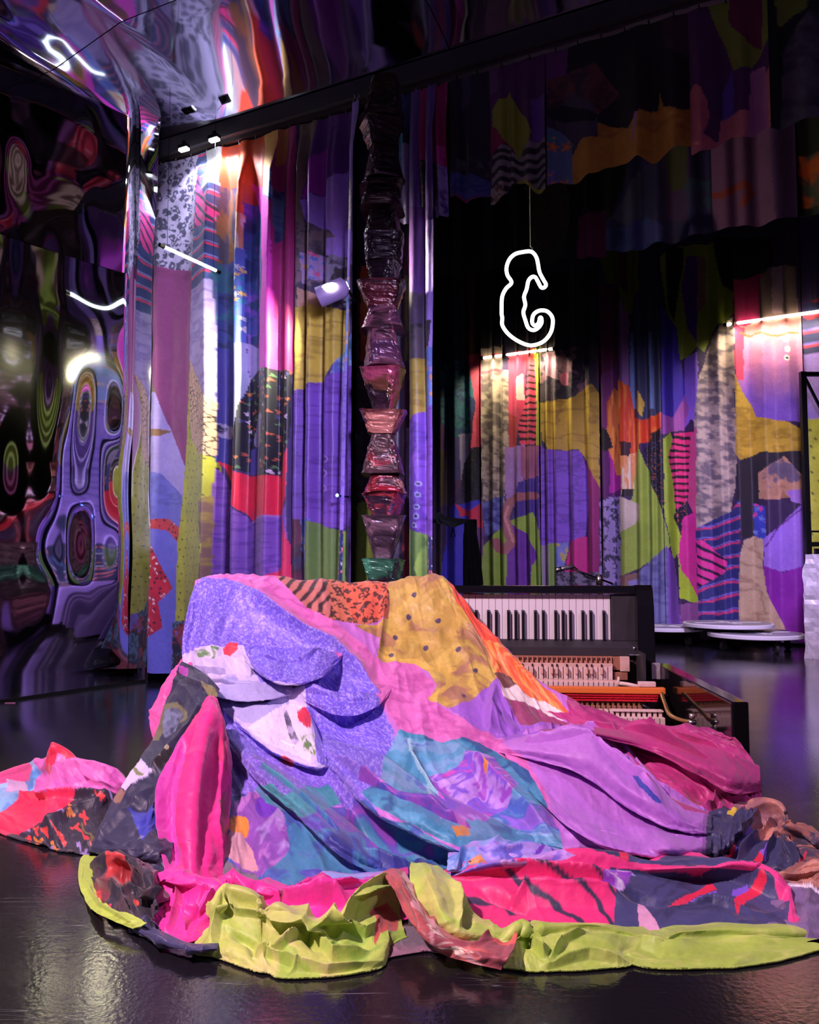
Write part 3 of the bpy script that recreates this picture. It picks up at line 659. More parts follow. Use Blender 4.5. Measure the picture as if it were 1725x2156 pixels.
V = [('plain', [(1490,250),(1690,200),(1690,500),(1490,500)], (112,62,120)), ('plain', [(1620,250),(1690,240),(1690,470),(1634,470)], (82,44,110)), ('line', [(1500,410),(1525,412),(1550,395),(1570,388),(1582,405),(1565,430)], 7, (140,40,50))]
curtain('second_drape', 'dusky mauve short drape with a red squiggle', VAL2OFF + .03, 1500, 1680, 450, 3.9, [(1500,486),(1520,484),(1540,478),(1560,474),(1600,476),(1625,466),(1680,455)], V, base=(112,62,120), folds=('rand', .18, .04, 47), ds=.009, dz=.009, group=G3, mat_=M_BACK)
V = [('plain', [(1670,100),(2200,0),(2200,700),(1670,700)], (18,17,26)), ('camo', [(1680,330),(1740,320),(1740,430),(1690,440)], [(150,60,40),(70,70,70),(200,80,30)], 8)]
curtain('second_drape', 'black short drape with a rust red patch at the right edge', VAL2OFF, 1682, 2050, 450, 3.9, [(1680,460),(1725,450),(2050,380)], V, base=(18,17,26), folds=('rand', .18, .05, 49), ds=.014, dz=.014, group=G3, mat_=M_BACK)

# floor-length curtain on the right-hand side of the stage, opposite the mirror wall (it shows in the mirror)
def side_curtain():
    a = np.array([3.55, 2.62, 0.0]); L = 2.1; dirn = -MD; nrm = -MN
    S = np.linspace(0, L, 240); Z = np.linspace(ZT, .03, 330); ss, zz = np.meshgrid(S, Z)
    rng = random.Random(5); xs = [-.1]; ys = [0]; sg = 1
    while xs[-1] < L + .1: xs.append(xs[-1] + rng.uniform(.05, .12)); ys.append(sg * rng.uniform(.02, .05)); sg = -sg
    f = gsm(np.interp(S, xs, ys), 2)[None, :] + 0 * zz
    P = a + dirn * ss[..., None] + nrm * f[..., None] + UP * zz[..., None]
    pt = [('plain', [(0,0),(700,0),(700,1000),(0,1000)], (120,60,120)), ('plain', [(0,80),(160,60),(220,300),(120,420),(0,380)], (160,190,60)), ('crinkle', [(110,330),(260,300),(300,560),(160,640),(90,520)], (210,180,150), (170,140,120), 4, 2), ('plain', [(0,400),(100,430),(120,640),(0,700)], (150,40,110)),
      ('floral', [(60,640),(280,600),(320,960),(40,960)], (190,36,62), [(30,25,55),(235,220,230)], 14, .3), ('plain', [(250,60),(420,40),(430,420),(290,520)], (170,150,225)), ('plain', [(300,480),(440,430),(470,800),(330,820)], (150,190,60)), ('stripes3', [(430,100),(640,80),(640,520),(450,540)], (50,56,128), (226,70,130), (130,120,220), .11, -.2), ('camo', [(450,540),(640,500),(640,960),(420,960)], [(30,30,50),(60,60,120),(140,60,60),(90,110,190)], 5)]
    c = paint(ss * 300, (ZT - zz) * 300, ss, zz, pt, (120, 60, 120), 8, .02)
    o = link('printed_curtain', gridmesh('printed_curtain', P, c), None, M_CURT); tag(o, 'lime, tan and red collage curtain standing opposite the mirror, seen only in its reflection', 'curtain', G1)
    root = o
side_curtain()

# ------------------------------------------------------------------ backdrop at the back of the stage
ZB = 4.6
BC = [
 ('vbands', [(900,300),(1140,300),(1140,760),(900,760)], (44,38,70), (30,27,44), .10), ('plain', [(968,560),(1000,560),(1000,760),(970,760)], (96,54,46)),
 ('camo', [(928,765),(985,752),(1003,830),(985,918),(952,930),(930,890)], [(26,70,84),(50,110,120),(40,60,110),(60,120,130)], 10),
 ('plain', [(925,890),(960,920),(975,1010),(950,1070),(925,1060)], (86,52,100)), ('plain', [(915,940),(938,950),(945,1050),(920,1080),(915,1250),(935,1250)], (84,72,54)),
 ('plain', [(985,750),(1014,742),(1017,938),(992,942),(1001,850)], (232,84,108)), ('plain', [(966,915),(990,912),(988,960),(972,1015)], (160,150,185)), ('plain', [(955,930),(968,920),(970,1010),(958,1010)], (70,66,120)),
 ('floral', [(975,975),(1000,940),(1017,938),(1014,1062),(985,1070),(970,1045)], (18,18,24), [(60,50,60),(40,46,60)], 40, .35),
 ('plain', [(945,1065),(1014,1052),(1014,1120),(1000,1250),(925,1250)], (66,58,205)), ('plain', [(960,1058),(985,1080),(1016,1055),(1016,1110),(1000,1110),(985,1085),(970,1090)], (215,44,80)), ('plain', [(1000,1110),(1020,1110),(1020,1250),(1004,1250)], (110,60,120)),
 ('stripes', [(1012,735),(1062,728),(1060,792),(1014,795)], (150,140,130), (190,80,90), .16, .1),
 ('quilt', [(1014,790),(1078,778),(1076,942),(1068,1010),(1062,1105),(1020,1130),(1014,1000)], (206,190,160), (126,112,104), 16),
 ('quilt', [(1014,1060),(1064,1040),(1062,1110),(1020,1130)], (120,130,190), (70,70,140), 16),
 ('plain', [(1072,745),(1104,738),(1103,850),(1094,895),(1088,945),(1072,945)], (220,72,104)), ('plain', [(1088,800),(1100,785),(1103,840),(1090,842)], (225,215,200)), ('plain', [(1072,870),(1092,880),(1088,942),(1072,944)], (190,60,60)),
 ('plain', [(1104,738),(1128,730),(1132,770),(1120,760),(1108,790)], (190,70,80)), ('stripes', [(1108,780),(1122,758),(1130,800),(1136,920),(1118,945),(1098,942),(1093,905),(1103,850)], (240,84,110), (24,18,22), .062, .19, .12, .03),
 ('plain', [(1123,735),(1138,728),(1139,942),(1130,940),(1131,830)], (186,196,46)), ('plain', [(1066,942),(1104,936),(1100,1075),(1068,1062)], (176,134,190)), ('plain', [(1098,940),(1140,938),(1138,1000),(1110,1020),(1098,1000)], (170,100,130)),
 ('plain', [(1092,1015),(1140,1000),(1140,1140),(1078,1095)], (74,50,140)),
 ('plain', [(1056,1110),(1082,1092),(1124,1080),(1142,1130),(1142,1260),(1012,1260),(1018,1150)], (150,184,66)), ('plain', [(1078,1105),(1108,1122),(1132,1172),(1122,1190),(1118,1260),(1068,1260),(1070,1160)], (112,50,156)),
 ('line', [(1128,1043),(1106,1046),(1086,1046),(1072,1062),(1065,1090),(1072,1118),(1078,1140),(1066,1160),(1054,1156),(1046,1142)], 8.5, (170,104,104)), ('line', [(1072,1066),(1067,1090),(1074,1118),(1080,1140)], 2.5, (215,150,140)),
 ('camo', [(1136,730),(1190,722),(1262,700),(1262,835),(1210,840),(1136,846)], [(40,36,44),(90,76,80),(56,50,60),(150,110,120),(60,54,70)], 4, 3), ('plain', [(1140,740),(1168,732),(1178,800),(1150,790)], (190,150,160)), ('plain', [(1178,790),(1192,780),(1196,810),(1182,810)], (200,110,130)),
 ('plain', [(1228,755),(1262,760),(1262,830),(1240,830)], (60,54,72)),
 ('crinkle', [(1137,846),(1210,838),(1232,815),(1250,810),(1263,830),(1263,1028),(1248,1000),(1232,965),(1220,948),(1156,948),(1140,925)], (204,170,52), (168,134,40), 4, 2),
 ('crinkle', [(1137,940),(1156,948),(1222,950),(1236,985),(1240,1060),(1232,1130),(1196,1142),(1137,1150)], (130,80,196), (100,58,160), 5, 3),
 ('plain', [(1234,965),(1263,1028),(1263,1215),(1236,1215),(1240,1060)], (150,30,106)), ('plain', [(1200,1140),(1236,1130),(1240,1215),(1185,1215)], (206,36,132)),
 ('vbands', [(1138,1150),(1172,1142),(1170,1260),(1130,1260)], (136,170,80), (160,140,170), .06), ('camo', [(1170,1145),(1198,1140),(1186,1200),(1168,1205)], [(110,120,190),(130,140,200),(190,180,90)], 14),
 ('leopard', [(1168,1205),(1310,1205),(1310,1260),(1168,1260)], (120,110,130), (40,40,56), 16), ('leopard', [(1264,1055),(1310,1036),(1312,1260),(1264,1260)], (156,140,190), (40,42,66), 15), ('plain', [(1255,1215),(1275,1215),(1270,1235),(1258,1235)], (180,150,50)),
 ('plain', [(1262,850),(1308,840),(1308,1045),(1263,1050)], (90,30,100)), ('plain', [(1282,950),(1308,930),(1308,1030),(1284,1040)], (176,40,150)),
 ('plain', [(1262,730),(1300,720),(1300,900),(1262,960)], (120,50,110)), ('plain', [(1256,600),(1308,600),(1308,760),(1256,800)], (110,40,80)), ('plain', [(1304,620),(1324,600),(1324,830),(1304,830)], (150,104,160)),
 ('plain', [(1140,580),(1260,560),(1260,720),(1140,745)], (60,54,62)), ('plain', [(1195,560),(1210,560),(1210,720),(1195,720)], (100,90,80)),
 ('plain', [(1258,520),(1345,480),(1345,640),(1330,660),(1312,650),(1300,600),(1275,590)], (112,126,40)), ('plain', [(1305,500),(1320,500),(1320,620),(1305,600)], (100,24,70)),
 ('plain', [(1330,650),(1348,600),(1392,660),(1396,880),(1342,890),(1326,800)], (66,72,100)), ('plain', [(1326,700),(1332,700),(1340,860),(1328,860)], (110,140,190)), ('plain', [(1366,700),(1372,700),(1378,860),(1368,860)], (110,140,190)),
 ('feather', [(1278,850),(1292,815),(1308,830),(1302,900),(1310,1000),(1296,1000),(1278,930)], (235,150,60), (200,90,40), 40), ('feather', [(1302,800),(1328,815),(1336,880),(1352,886),(1394,868),(1394,905),(1368,930),(1348,935),(1352,985),(1338,1038),(1310,1040),(1304,950)], (250,130,40), (225,70,30), 40),
 ('feather', [(1308,960),(1345,950),(1352,990),(1338,1036),(1310,1042)], (250,235,205), (240,160,90), 60), ('plain', [(1306,930),(1330,932),(1326,960),(1308,960)], (60,24,30)), ('plain', [(1262,895),(1278,905),(1290,940),(1274,952),(1262,935)], (26,20,24)),
 ('plain', [(1310,1030),(1336,1028),(1330,1044),(1312,1046)], (40,30,34)), ('plain', [(1370,915),(1392,900),(1390,925),(1372,935)], (40,28,30)), ('plain', [(1345,820),(1358,850),(1352,880),(1340,860)], (220,190,80)),
 ('plain', [(1388,540),(1410,520),(1545,510),(1548,662),(1508,690),(1482,742),(1468,728),(1450,752),(1430,755),(1426,700),(1404,660)], (148,168,46)),
 ('plain', [(1400,520),(1440,520),(1430,610),(1420,680),(1406,640)], (26,24,20)), ('plain', [(1434,600),(1444,540),(1470,540),(1468,722),(1446,690)], (102,32,150)), ('plain', [(1468,540),(1486,540),(1486,640),(1470,660)], (150,110,100)),
 ('plain', [(1500,500),(1630,500),(1630,600),(1548,620),(1520,600)], (24,20,28)),
 ('plain', [(1390,640),(1424,690),(1432,760),(1448,840),(1438,892),(1394,882)], (74,54,180)), ('plain', [(1440,755),(1470,740),(1470,900),(1455,880),(1440,900)], (150,110,225)), ('plain', [(1392,870),(1420,880),(1440,830),(1450,860),(1440,905),(1394,915)], (170,90,170)),
 ('quilt', [(1548,668),(1548,850),(1554,985),(1540,1080),(1500,1095),(1462,1115),(1460,900),(1472,790),(1500,710),(1524,678)], (206,186,170), (124,112,120), 15),
 ('plain', [(1546,590),(1614,575),(1600,684),(1546,692)], (170,26,100)), ('plain', [(1600,590),(1620,560),(1675,560),(1680,664),(1600,684)], (130,110,110)), ('plain', [(1625,560),(1648,560),(1648,660),(1625,660)], (180,150,170)),
 ('grad', [(1548,690),(1600,674),(1700,655),(1700,890),(1655,886),(1592,876),(1572,842),(1550,800)], (240,150,150), (140,96,220), 2.75, 2.1), ('plain', [(1548,690),(1566,686),(1566,800),(1550,800)], (220,70,110)),
 ('line', [(1560,700),(1580,706),(1600,702),(1640,706),(1680,700)], 2.2, (190,110,70)), ('disc', (1656,715), 6, (235,220,230)), ('disc', (1660,735), 6, (235,220,230)), ('disc', (1658,753), 6, (245,235,240)), ('disc', (1658,753), 3, (40,30,40)),
 ('crinkle', [(1548,790),(1560,815),(1580,850),(1592,876),(1655,886),(1690,905),(1690,952),(1600,956),(1566,976),(1550,958)], (212,176,58), (176,142,46), 4, 2),
 ('plain', [(1552,975),(1600,952),(1700,948),(1700,995),(1640,1000),(1600,1040),(1590,1130),(1554,1130)], (44,38,50)), ('camo', [(1596,995),(1650,960),(1700,1010),(1700,1042),(1640,1050),(1598,1052)], [(170,120,90),(200,150,120),(110,96,120)], 5), ('plain', [(1655,1035),(1700,1028),(1700,1062),(1668,1056)], (176,130,220)),
 ('plain', [(1395,925),(1412,910),(1420,935),(1408,960),(1420,1010),(1436,1085),(1440,1140),(1418,1180),(1396,1060)], (176,206,60)),
 ('stripes', [(1420,915),(1462,905),(1462,960),(1448,1055),(1428,1090),(1416,1000),(1408,962)], (240,56,130), (24,16,34), .06, .19, .1, .03), ('plain', [(1452,920),(1466,900),(1466,1090),(1448,1060)], (214,84,140)),
 ('floral', [(1420,1085),(1448,1050),(1446,1100),(1434,1135),(1422,1130)], (30,24,40), [(210,90,80),(120,90,140)], 40, .35),
 ('plain', [(1306,1085),(1330,1050),(1345,938),(1356,965),(1372,1010),(1392,1060),(1412,1150),(1404,1158),(1350,1195),(1308,1212)], (160,188,70)), ('plain', [(1306,1045),(1346,1062),(1345,1090),(1330,1110),(1306,1122)], (214,200,176)),
 ('floral', [(1358,945),(1396,925),(1400,1085),(1386,1050),(1370,1010)], (34,30,42), [(190,90,60),(90,80,110)], 40, .3),
 ('crinkle', [(1336,1212),(1404,1150),(1410,1320),(1362,1320)], (126,130,180), (96,98,150), 4, 2), ('plain', [(1306,1212),(1340,1206),(1352,1250),(1306,1250)], (140,104,90)), ('plain', [(1322,1225),(1342,1218),(1350,1250),(1330,1250)], (150,140,200)),
 ('plain', [(1396,1060),(1420,1150),(1430,1175),(1432,1258),(1472,1275),(1470,1258),(1448,1215),(1430,1170),(1438,1140),(1420,1090)], (182,214,56)),
 ('plain', [(1438,1090),(1466,1076),(1472,1262),(1452,1226),(1434,1200),(1430,1168)], (226,56,156)), ('plain', [(1404,1150),(1420,1175),(1430,1255),(1436,1320),(1408,1320)], (132,84,180)), ('plain', [(1434,1272),(1472,1268),(1472,1320),(1436,1320)], (150,90,150)),
 ('stripes3', [(1464,1115),(1500,1095),(1540,1078),(1560,1050),(1560,1320),(1472,1320)], (52,56,128), (226,70,130), (130,120,220), .11, -.2, .05),
 ('stripes', [(1466,1140),(1480,1136),(1502,1158),(1532,1180),(1528,1205),(1500,1222),(1470,1238)], (244,60,160), (26,18,60), .075, .16, .55, .03),
 ('floral', [(1586,1060),(1612,1068),(1614,1134),(1588,1138)], (66,78,200), [(225,80,170),(120,140,230)], 16, .45),
 ('crinkle', [(1568,1135),(1590,1128),(1608,1136),(1606,1190),(1618,1250),(1656,1325),(1556,1330),(1558,1180)], (214,186,150), (176,146,116), 4, 2),
 ('plain', [(1608,1134),(1640,1110),(1700,1050),(1700,1195),(1642,1206),(1608,1190)], (172,126,236)), ('line', [(1612,1150),(1640,1110),(1690,1070)], 1.6, (110,60,150)),
 ('plain', [(1607,1190),(1650,1207),(1700,1188),(1705,1375),(1655,1325),(1616,1250)], (150,40,176)),
]
def clip_panel(i, label, pxl, pxr, seed, per=.15, amp=.05, off=0.0):
    curtain('backdrop_panel', label, BACKOFF + off, pxl, pxr, 1000, ZB, 0.02, BC, base=(60,40,84), folds=('rand', per, amp, seed), ds=.0085, dz=.0095, mat_=M_BACK, group=G4, wob=2.5, smooth=1, sway=.02)
clip_panel(0, 'dark backdrop panel with teal flowers left of the beige quilted strip', 880, 1014, 61)
clip_panel(1, 'backdrop panel with beige quilting and a printed worm, under the neon sign', 1014, 1138, 62, .13)
clip_panel(2, 'backdrop panel with mustard shirt above a violet jacket', 1138, 1264, 63, .15)
clip_panel(3, 'backdrop panel with orange bird feathers over lime green', 1264, 1396, 64, .14)
clip_panel(4, 'backdrop panel with lime shape, pink stripes and grey quilting', 1396, 1557, 65, .16)
clip_panel(5, 'backdrop panel with mustard band above tan and purple cloth', 1557, 1698, 66, .16)
BR = [('stripes3', [(1690,640),(1900,600),(1900,760),(1690,745)], (40,44,96), (230,60,80), (120,110,210), .13, 0), ('plain', [(1690,745),(1900,730),(1900,880),(1690,885)], (170,140,235)), ('dots', [(1690,880),(2400,880),(2400,1180),(1690,1180)], (200,206,64), (40,40,30), .09, .010),
 ('plain', [(1690,1175),(2600,1175),(2600,1500),(1690,1500)], (120,70,170)), ('plain', [(1850,300),(2050,300),(2050,1500),(1850,1500)], (200,60,150)), ('crinkle', [(2050,300),(2300,300),(2300,900),(2050,1100)], (190,160,130), (150,120,110), 3, 2), ('plain', [(2150,900),(2500,850),(2500,1500),(2150,1500)], (150,190,60)), ('floral', [(2300,0),(2800,0),(2800,900),(2300,900)], (200,40,60), [(30,25,50),(235,220,230)], 8, .36)]
curtain('backdrop_panel', 'yellow dotted backdrop panel behind the black metal frame', BACKOFF, 1700, 2700, 1000, ZB, 0.02, BR, base=(70,50,110), folds=('rand', .17, .05, 67), ds=.018, dz=.02, mat_=M_BACK, group=G4)

# ------------------------------------------------------------------ light fittings
M_LED = mat('warm_led_tube', (1, 1, 1), .4, emit=(1.0, 0.80, 0.50), estr=9.0)
M_TUBEREFL = mat('cool_tube_reflection', (1, 1, 1), .4, emit=(0.80, 0.95, 1.0), estr=6.0)  # glow of the reflected tube
def led_tube(name, label, a, b, r, m, power, col, wires_to=None, nlights=3, n=None):
    a = np.array(a); b = np.array(b); root = empty(name, (a + b) / 2); tag(root, label, 'tube light', None)
    d = (b - a) / np.linalg.norm(b - a)
    def bd(bm): b_tube(bm, [a, b], r, 10)
    setparent(bmobj('tube', bd, m, smooth=True), root)
    for e, sg in ((a, -1), (b, 1)):
        def bd(bm, e=e, sg=sg): b_tube(bm, [e - d * sg * .012, e + d * sg * .02], r * 1.25, 10)
        setparent(bmobj('end_cap', bd, M_BLACKMETAL), root)
    if wires_to:
        for f in (.08, .92):
            q = a + (b - a) * f
            def bd(bm, q=q): b_tube(bm, [q, np.array([q[0], q[1], wires_to])], .0012, 4)
            setparent(bmobj('hanging_wire', bd, M_BLACKMETAL), root)
    for i in range(nlights):
        l = bpy.data.lights.new(name + '_glow', 'SPOT'); l.energy = power / nlights; l.color = col; l.shadow_soft_size = .03; l.spot_size = math.radians(125); l.spot_blend = .7
        o = bpy.data.objects.new(name + '_glow', l); COL.objects.link(o); q = a + (b - a) * (i + .5) / nlights
        if n is not None: q = q + n * .16
        o.location = q; aim = np.array([0, 0, -1.0]) - (n * .35 if n is not None else 0)
        o.rotation_euler = Vector(aim).to_track_quat('-Z', 'Y').to_euler(); setparent(o, root)
    return root
BO = ORG + TN * (BACKOFF + 0.012)
led_tube('led_tube', 'warm light tube in the backdrop folds right under the neon sign', onplane(1016, 754, BO, TN), onplane(1167, 734, BO, TN), .014, M_LED, 45, (1, .82, .6), wires_to=ZB, n=TN)
led_tube('led_tube', 'warm light tube in the backdrop folds at the right edge', onplane(1528, 684, BO, TN), onplane(1730, 655, BO, TN), .014, M_LED, 38, (1, .80, .6), wires_to=ZB, n=TN)
a = at(342, 518, 4.25); MDv = MD * 0.42
pb = onplane(458, 571, a, MN)
led_tube('led_tube', 'tilted cool white reflection of a light tube, built as a glowing tube before the leopard print', a, pb, .009, M_TUBEREFL, 3, (.85, .95, 1), wires_to=CEIL, nlights=1)  # glowing tube and wires added for a reflection seen over the curtain

# floodlight under the track, burning onto the first curtain
def floodlight(px, py, off, label, power, aim):
    p0 = onplane(px, py, ORG + TN * off, TN); root = empty('floodlight', p0); tag(root, label, 'floodlight')
    def bd(bm): b_box(bm, p0 + UP * .018 + TN * .004, TD, TN, UP, .034, .018, .010)
    setparent(bmobj('housing', bd, M_BLACKMETAL, bevel=.004), root)
    def bd(bm): b_box(bm, p0 + UP * .004 + TN * .002, TD, TN, UP, .03, .013, .008)
    setparent(bmobj('lens', bd, mat('floodlight_lens', (1, 1, 1), .3, emit=(.9, .93, 1), estr=25)), root)
    def bd(bm): b_box(bm, p0 + UP * .038 + TN * .004, TD, TN, UP, .008, .008, .015)
    setparent(bmobj('bracket', bd, M_BLACKMETAL), root)
    l = bpy.data.lights.new('floodlight_beam', 'SPOT'); l.energy = power; l.color = (.86, .88, 1); l.spot_size = math.radians(120); l.spot_blend = .5; l.shadow_soft_size = .03
    o = bpy.data.objects.new('floodlight_beam', l); COL.objects.link(o); o.location = p0 - UP * .012 + TN * .02
    o.rotation_euler = Vector(aim).to_track_quat('-Z', 'Y').to_euler(); setparent(o, root)
floodlight(388, 316, .05, 'small glaring floodlight at the top of the leopard print curtain', 9, (.35, .12, -1))
floodlight(452, 296, .05, 'small glaring floodlight above the orange and navy striped folds', 40, (.25, .2, -1))
# glowing bead standing in for a light reflected on the curtain
def glint_dot(name, label, px, py, off, r, emit, st, w_=1.0):
    p0 = onplane(px, py, ORG + TN * off, TN); root = empty(name, p0); tag(root, label, 'lamp')
    def bd(bm):
        bmesh.ops.create_uvsphere(bm, u_segments=14, v_segments=10, radius=r)
        for v in bm.verts: v.co = Vector(p0) + Vector(TD) * v.co.x * w_ + Vector(TN) * v.co.y * .6 + Vector((0, 0, 1)) * v.co.z
    setparent(bmobj('glow_bead', bd, mat(name + '_glow', (1, 1, 1), .3, emit=emit, estr=st), smooth=True), root)
    def bd(bm): b_tube(bm, [p0 - TN * .01, p0 - TN * (off + .05)], r * .5, 8)
    setparent(bmobj('clip', bd, M_BLACKMETAL), root)
# small lamp clipped in front of the curtain, turned towards the mirror wall: it glares on the floor by way of the mirror
LP = onplane(706, 612, ORG + TN * .15, TN); aim = np.array([-1.42, 0.22, -0.52]); aim /= np.linalg.norm(aim)
root = empty('clip_lamp', LP); tag(root, 'small yellowish clip lamp glowing on the curtain above the mustard patch', 'lamp')
def bd(bm): b_tube(bm, [LP - aim * .07, LP - aim * .05, LP + aim * .09], [.02, .050, .053], 20, caps=False)
setparent(bmobj('shade', bd, mat('lamp_shade_violet', (.30, .22, .48), .5), smooth=True), root)
def bd(bm): b_tube(bm, [LP + aim * .004, LP + aim * .010], [.047, .047], 20)
setparent(bmobj('lens', bd, mat('lamp_lens', (1, 1, 1), .3, emit=(1, .93, .52), estr=3400)), root)
def bd(bm):
    bmesh.ops.create_uvsphere(bm, u_segments=14, v_segments=10, radius=.023)
    for v in bm.verts: v.co = Vector(LP + TN * .056 - UP * .0) + Vector(TD) * v.co.x * 2.2 + Vector(TN) * v.co.y * .4 + Vector((0, 0, 1)) * v.co.z
setparent(bmobj('glow_blob', bd, mat('lamp_window', (1, 1, 1), .3, emit=(1, .95, .62), estr=14), smooth=True), root)  # glowing ellipsoid added for the lamp's visible blob of light
def bd(bm): b_tube(bm, [LP - aim * .06, LP - TN * .2], .008, 8)
setparent(bmobj('clip', bd, M_BLACKMETAL), root)
glint_dot('blue_glint', 'tiny blue light reflection, built as a glowing bead, on the violet curtain left of the column', 710, 1043, .08, .010, (.03, .12, 1), 5)  # blue reflection on the cloth, added as a small emitter

# ------------------------------------------------------------------ neon seahorse
NY = onplane(1110, 640, ORG + TN * -0.55, TN)[1]
pts = [(745,445),(775,462),(795,495),(805,540),(815,595),(840,645),(862,685),(852,706),(828,708),(805,668),(785,634),(760,632),(735,660),(722,720),(703,775),(712,835),(698,890),(714,950),(733,1000),(768,1018),(805,1002),(830,965),(828,930),(818,930),(808,968),(782,984),(762,962),(772,905),(815,876),(868,880),(905,918),(912,968),(897,1035),(852,1094),(790,1124),(728,1126),(650,1092),(585,1042),(545,982),(545,930),(540,900),(540,840),(545,772),(572,716),(612,672),(582,618),(576,562),(598,502),(640,464),(695,450)]
pp = [onplane(900 + x / 3.45, 400 + y / 3.45, np.array([0, NY, 0]), np.array([0, -1.0, 0])) for x, y in pts]
root = empty('neon_seahorse', at(1110, 728, NY)); tag(root, 'glowing white neon outline of a seahorse hanging on two wires', 'neon sign')
cl = smoothline(pp, 5, True)
def bd(bm): b_tube(bm, cl, .0100, 8, closed=True)
setparent(bmobj('neon_tube', bd, mat('neon_white', (1, 1, 1), .4, emit=(.93, 1.0, .93), estr=3.2), smooth=True), root)
def bd(bm): b_tube(bm, cl + np.array([.004, .016, 0]), .007, 6, closed=True)
setparent(bmobj('backing_channel', bd, mat('neon_channel', (.25, .26, .26), .4)), root)
for x0, x1, y1 in ((1085, 1086, 530), (1116, 1117, 520)):
    b0 = at(x1, y1, NY); t0 = np.array([b0[0], b0[1], 4.2])
    def bd(bm, b0=b0, t0=t0): b_tube(bm, [b0, t0], .0022 if x0 > 1100 else .0014, 5)
    setparent(bmobj('hanging_wire', bd, mat('wire', (.75, .75, .85), .35, .3) if x0 > 1100 else M_BLACKMETAL), root)
def bd(bm): b_tube(bm, [at(1117, 518, NY), at(1121, 522, NY), at(1123, 528, NY)], .004, 6)
setparent(bmobj('hook', bd, M_STEEL), root)

# ------------------------------------------------------------------ foil column
segs = [ # top y, bottom y, (x left, x right) at top, at bottom, colours
 (168,246,(785,842),(768,850),'brown'),(246,262,(768,850),(757,850),'dark'),(262,312,(757,850),(775,836),'dark'),(312,388,(778,832),(762,853),'dark'),(390,404,(768,848),(758,844),'dark'),(396,446,(772,836),(760,852),'dark'),
 (432,500,(782,834),(768,850),'dark'),(500,556,(768,850),(770,846),'dark2'),(556,604,(772,846),(783,826),'dark2'),(600,651,(754,853),(775,838),'red'),(651,698,(778,838),(762,855),'mauve'),(694,778,(774,830),(765,853),'mauve'),(778,868,(759,854),(787,830),'pink'),
 (868,914,(760,857),(776,833),'salmon'),(914,1001,(784,830),(763,853),'dark3'),(1001,1040,(778,840),(763,857),'redg'),(1040,1088,(763,857),(786,840),'purple'),(1088,1177,(763,854),(787,828),'grey'),(1177,1225,(763,854),(778,840),'green'),(1225,1330,(778,838),(764,854),'dark'),(1330,1440,(764,854),(784,834),'mauve')]
CM = {'brown': [(70,46,34),(50,34,30),(60,40,40)], 'dark': [(34,20,26),(50,26,34),(70,40,50),(26,18,24)], 'dark2': [(30,18,26),(40,24,36),(80,60,80)], 'red': [(90,26,36),(50,18,26),(120,50,60)], 'mauve': [(120,66,96),(90,50,80),(150,90,110),(40,26,34)],
 'pink': [(150,50,80),(190,80,110),(120,70,50),(40,24,30),(60,30,50)], 'salmon': [(220,130,110),(200,110,100),(120,60,60),(230,150,130)], 'dark3': [(60,40,50),(90,60,66),(70,44,50),(160,40,60)], 'redg': [(170,30,50),(120,30,40),(60,34,40),(190,130,120)], 'purple': [(70,50,84),(100,70,110),(190,60,70),(60,40,60)],
 'grey': [(96,70,86),(120,90,104),(70,50,64),(140,104,116)], 'green': [(60,40,60),(50,34,46),(70,130,100),(70,50,66)]}
COLY = onplane(808, 700, ORG + TN * .16, TN)[1]
croot = empty('foil_column', np.array([onz(808, 1470, 0)[0] * 0 + at(808, 1200, COLY)[0], COLY, 0])); tag(croot, 'tall totem of crumpled foil covered tapered boxes stacked behind the piano', 'column')
axis = at(808, 1192, COLY)[0]
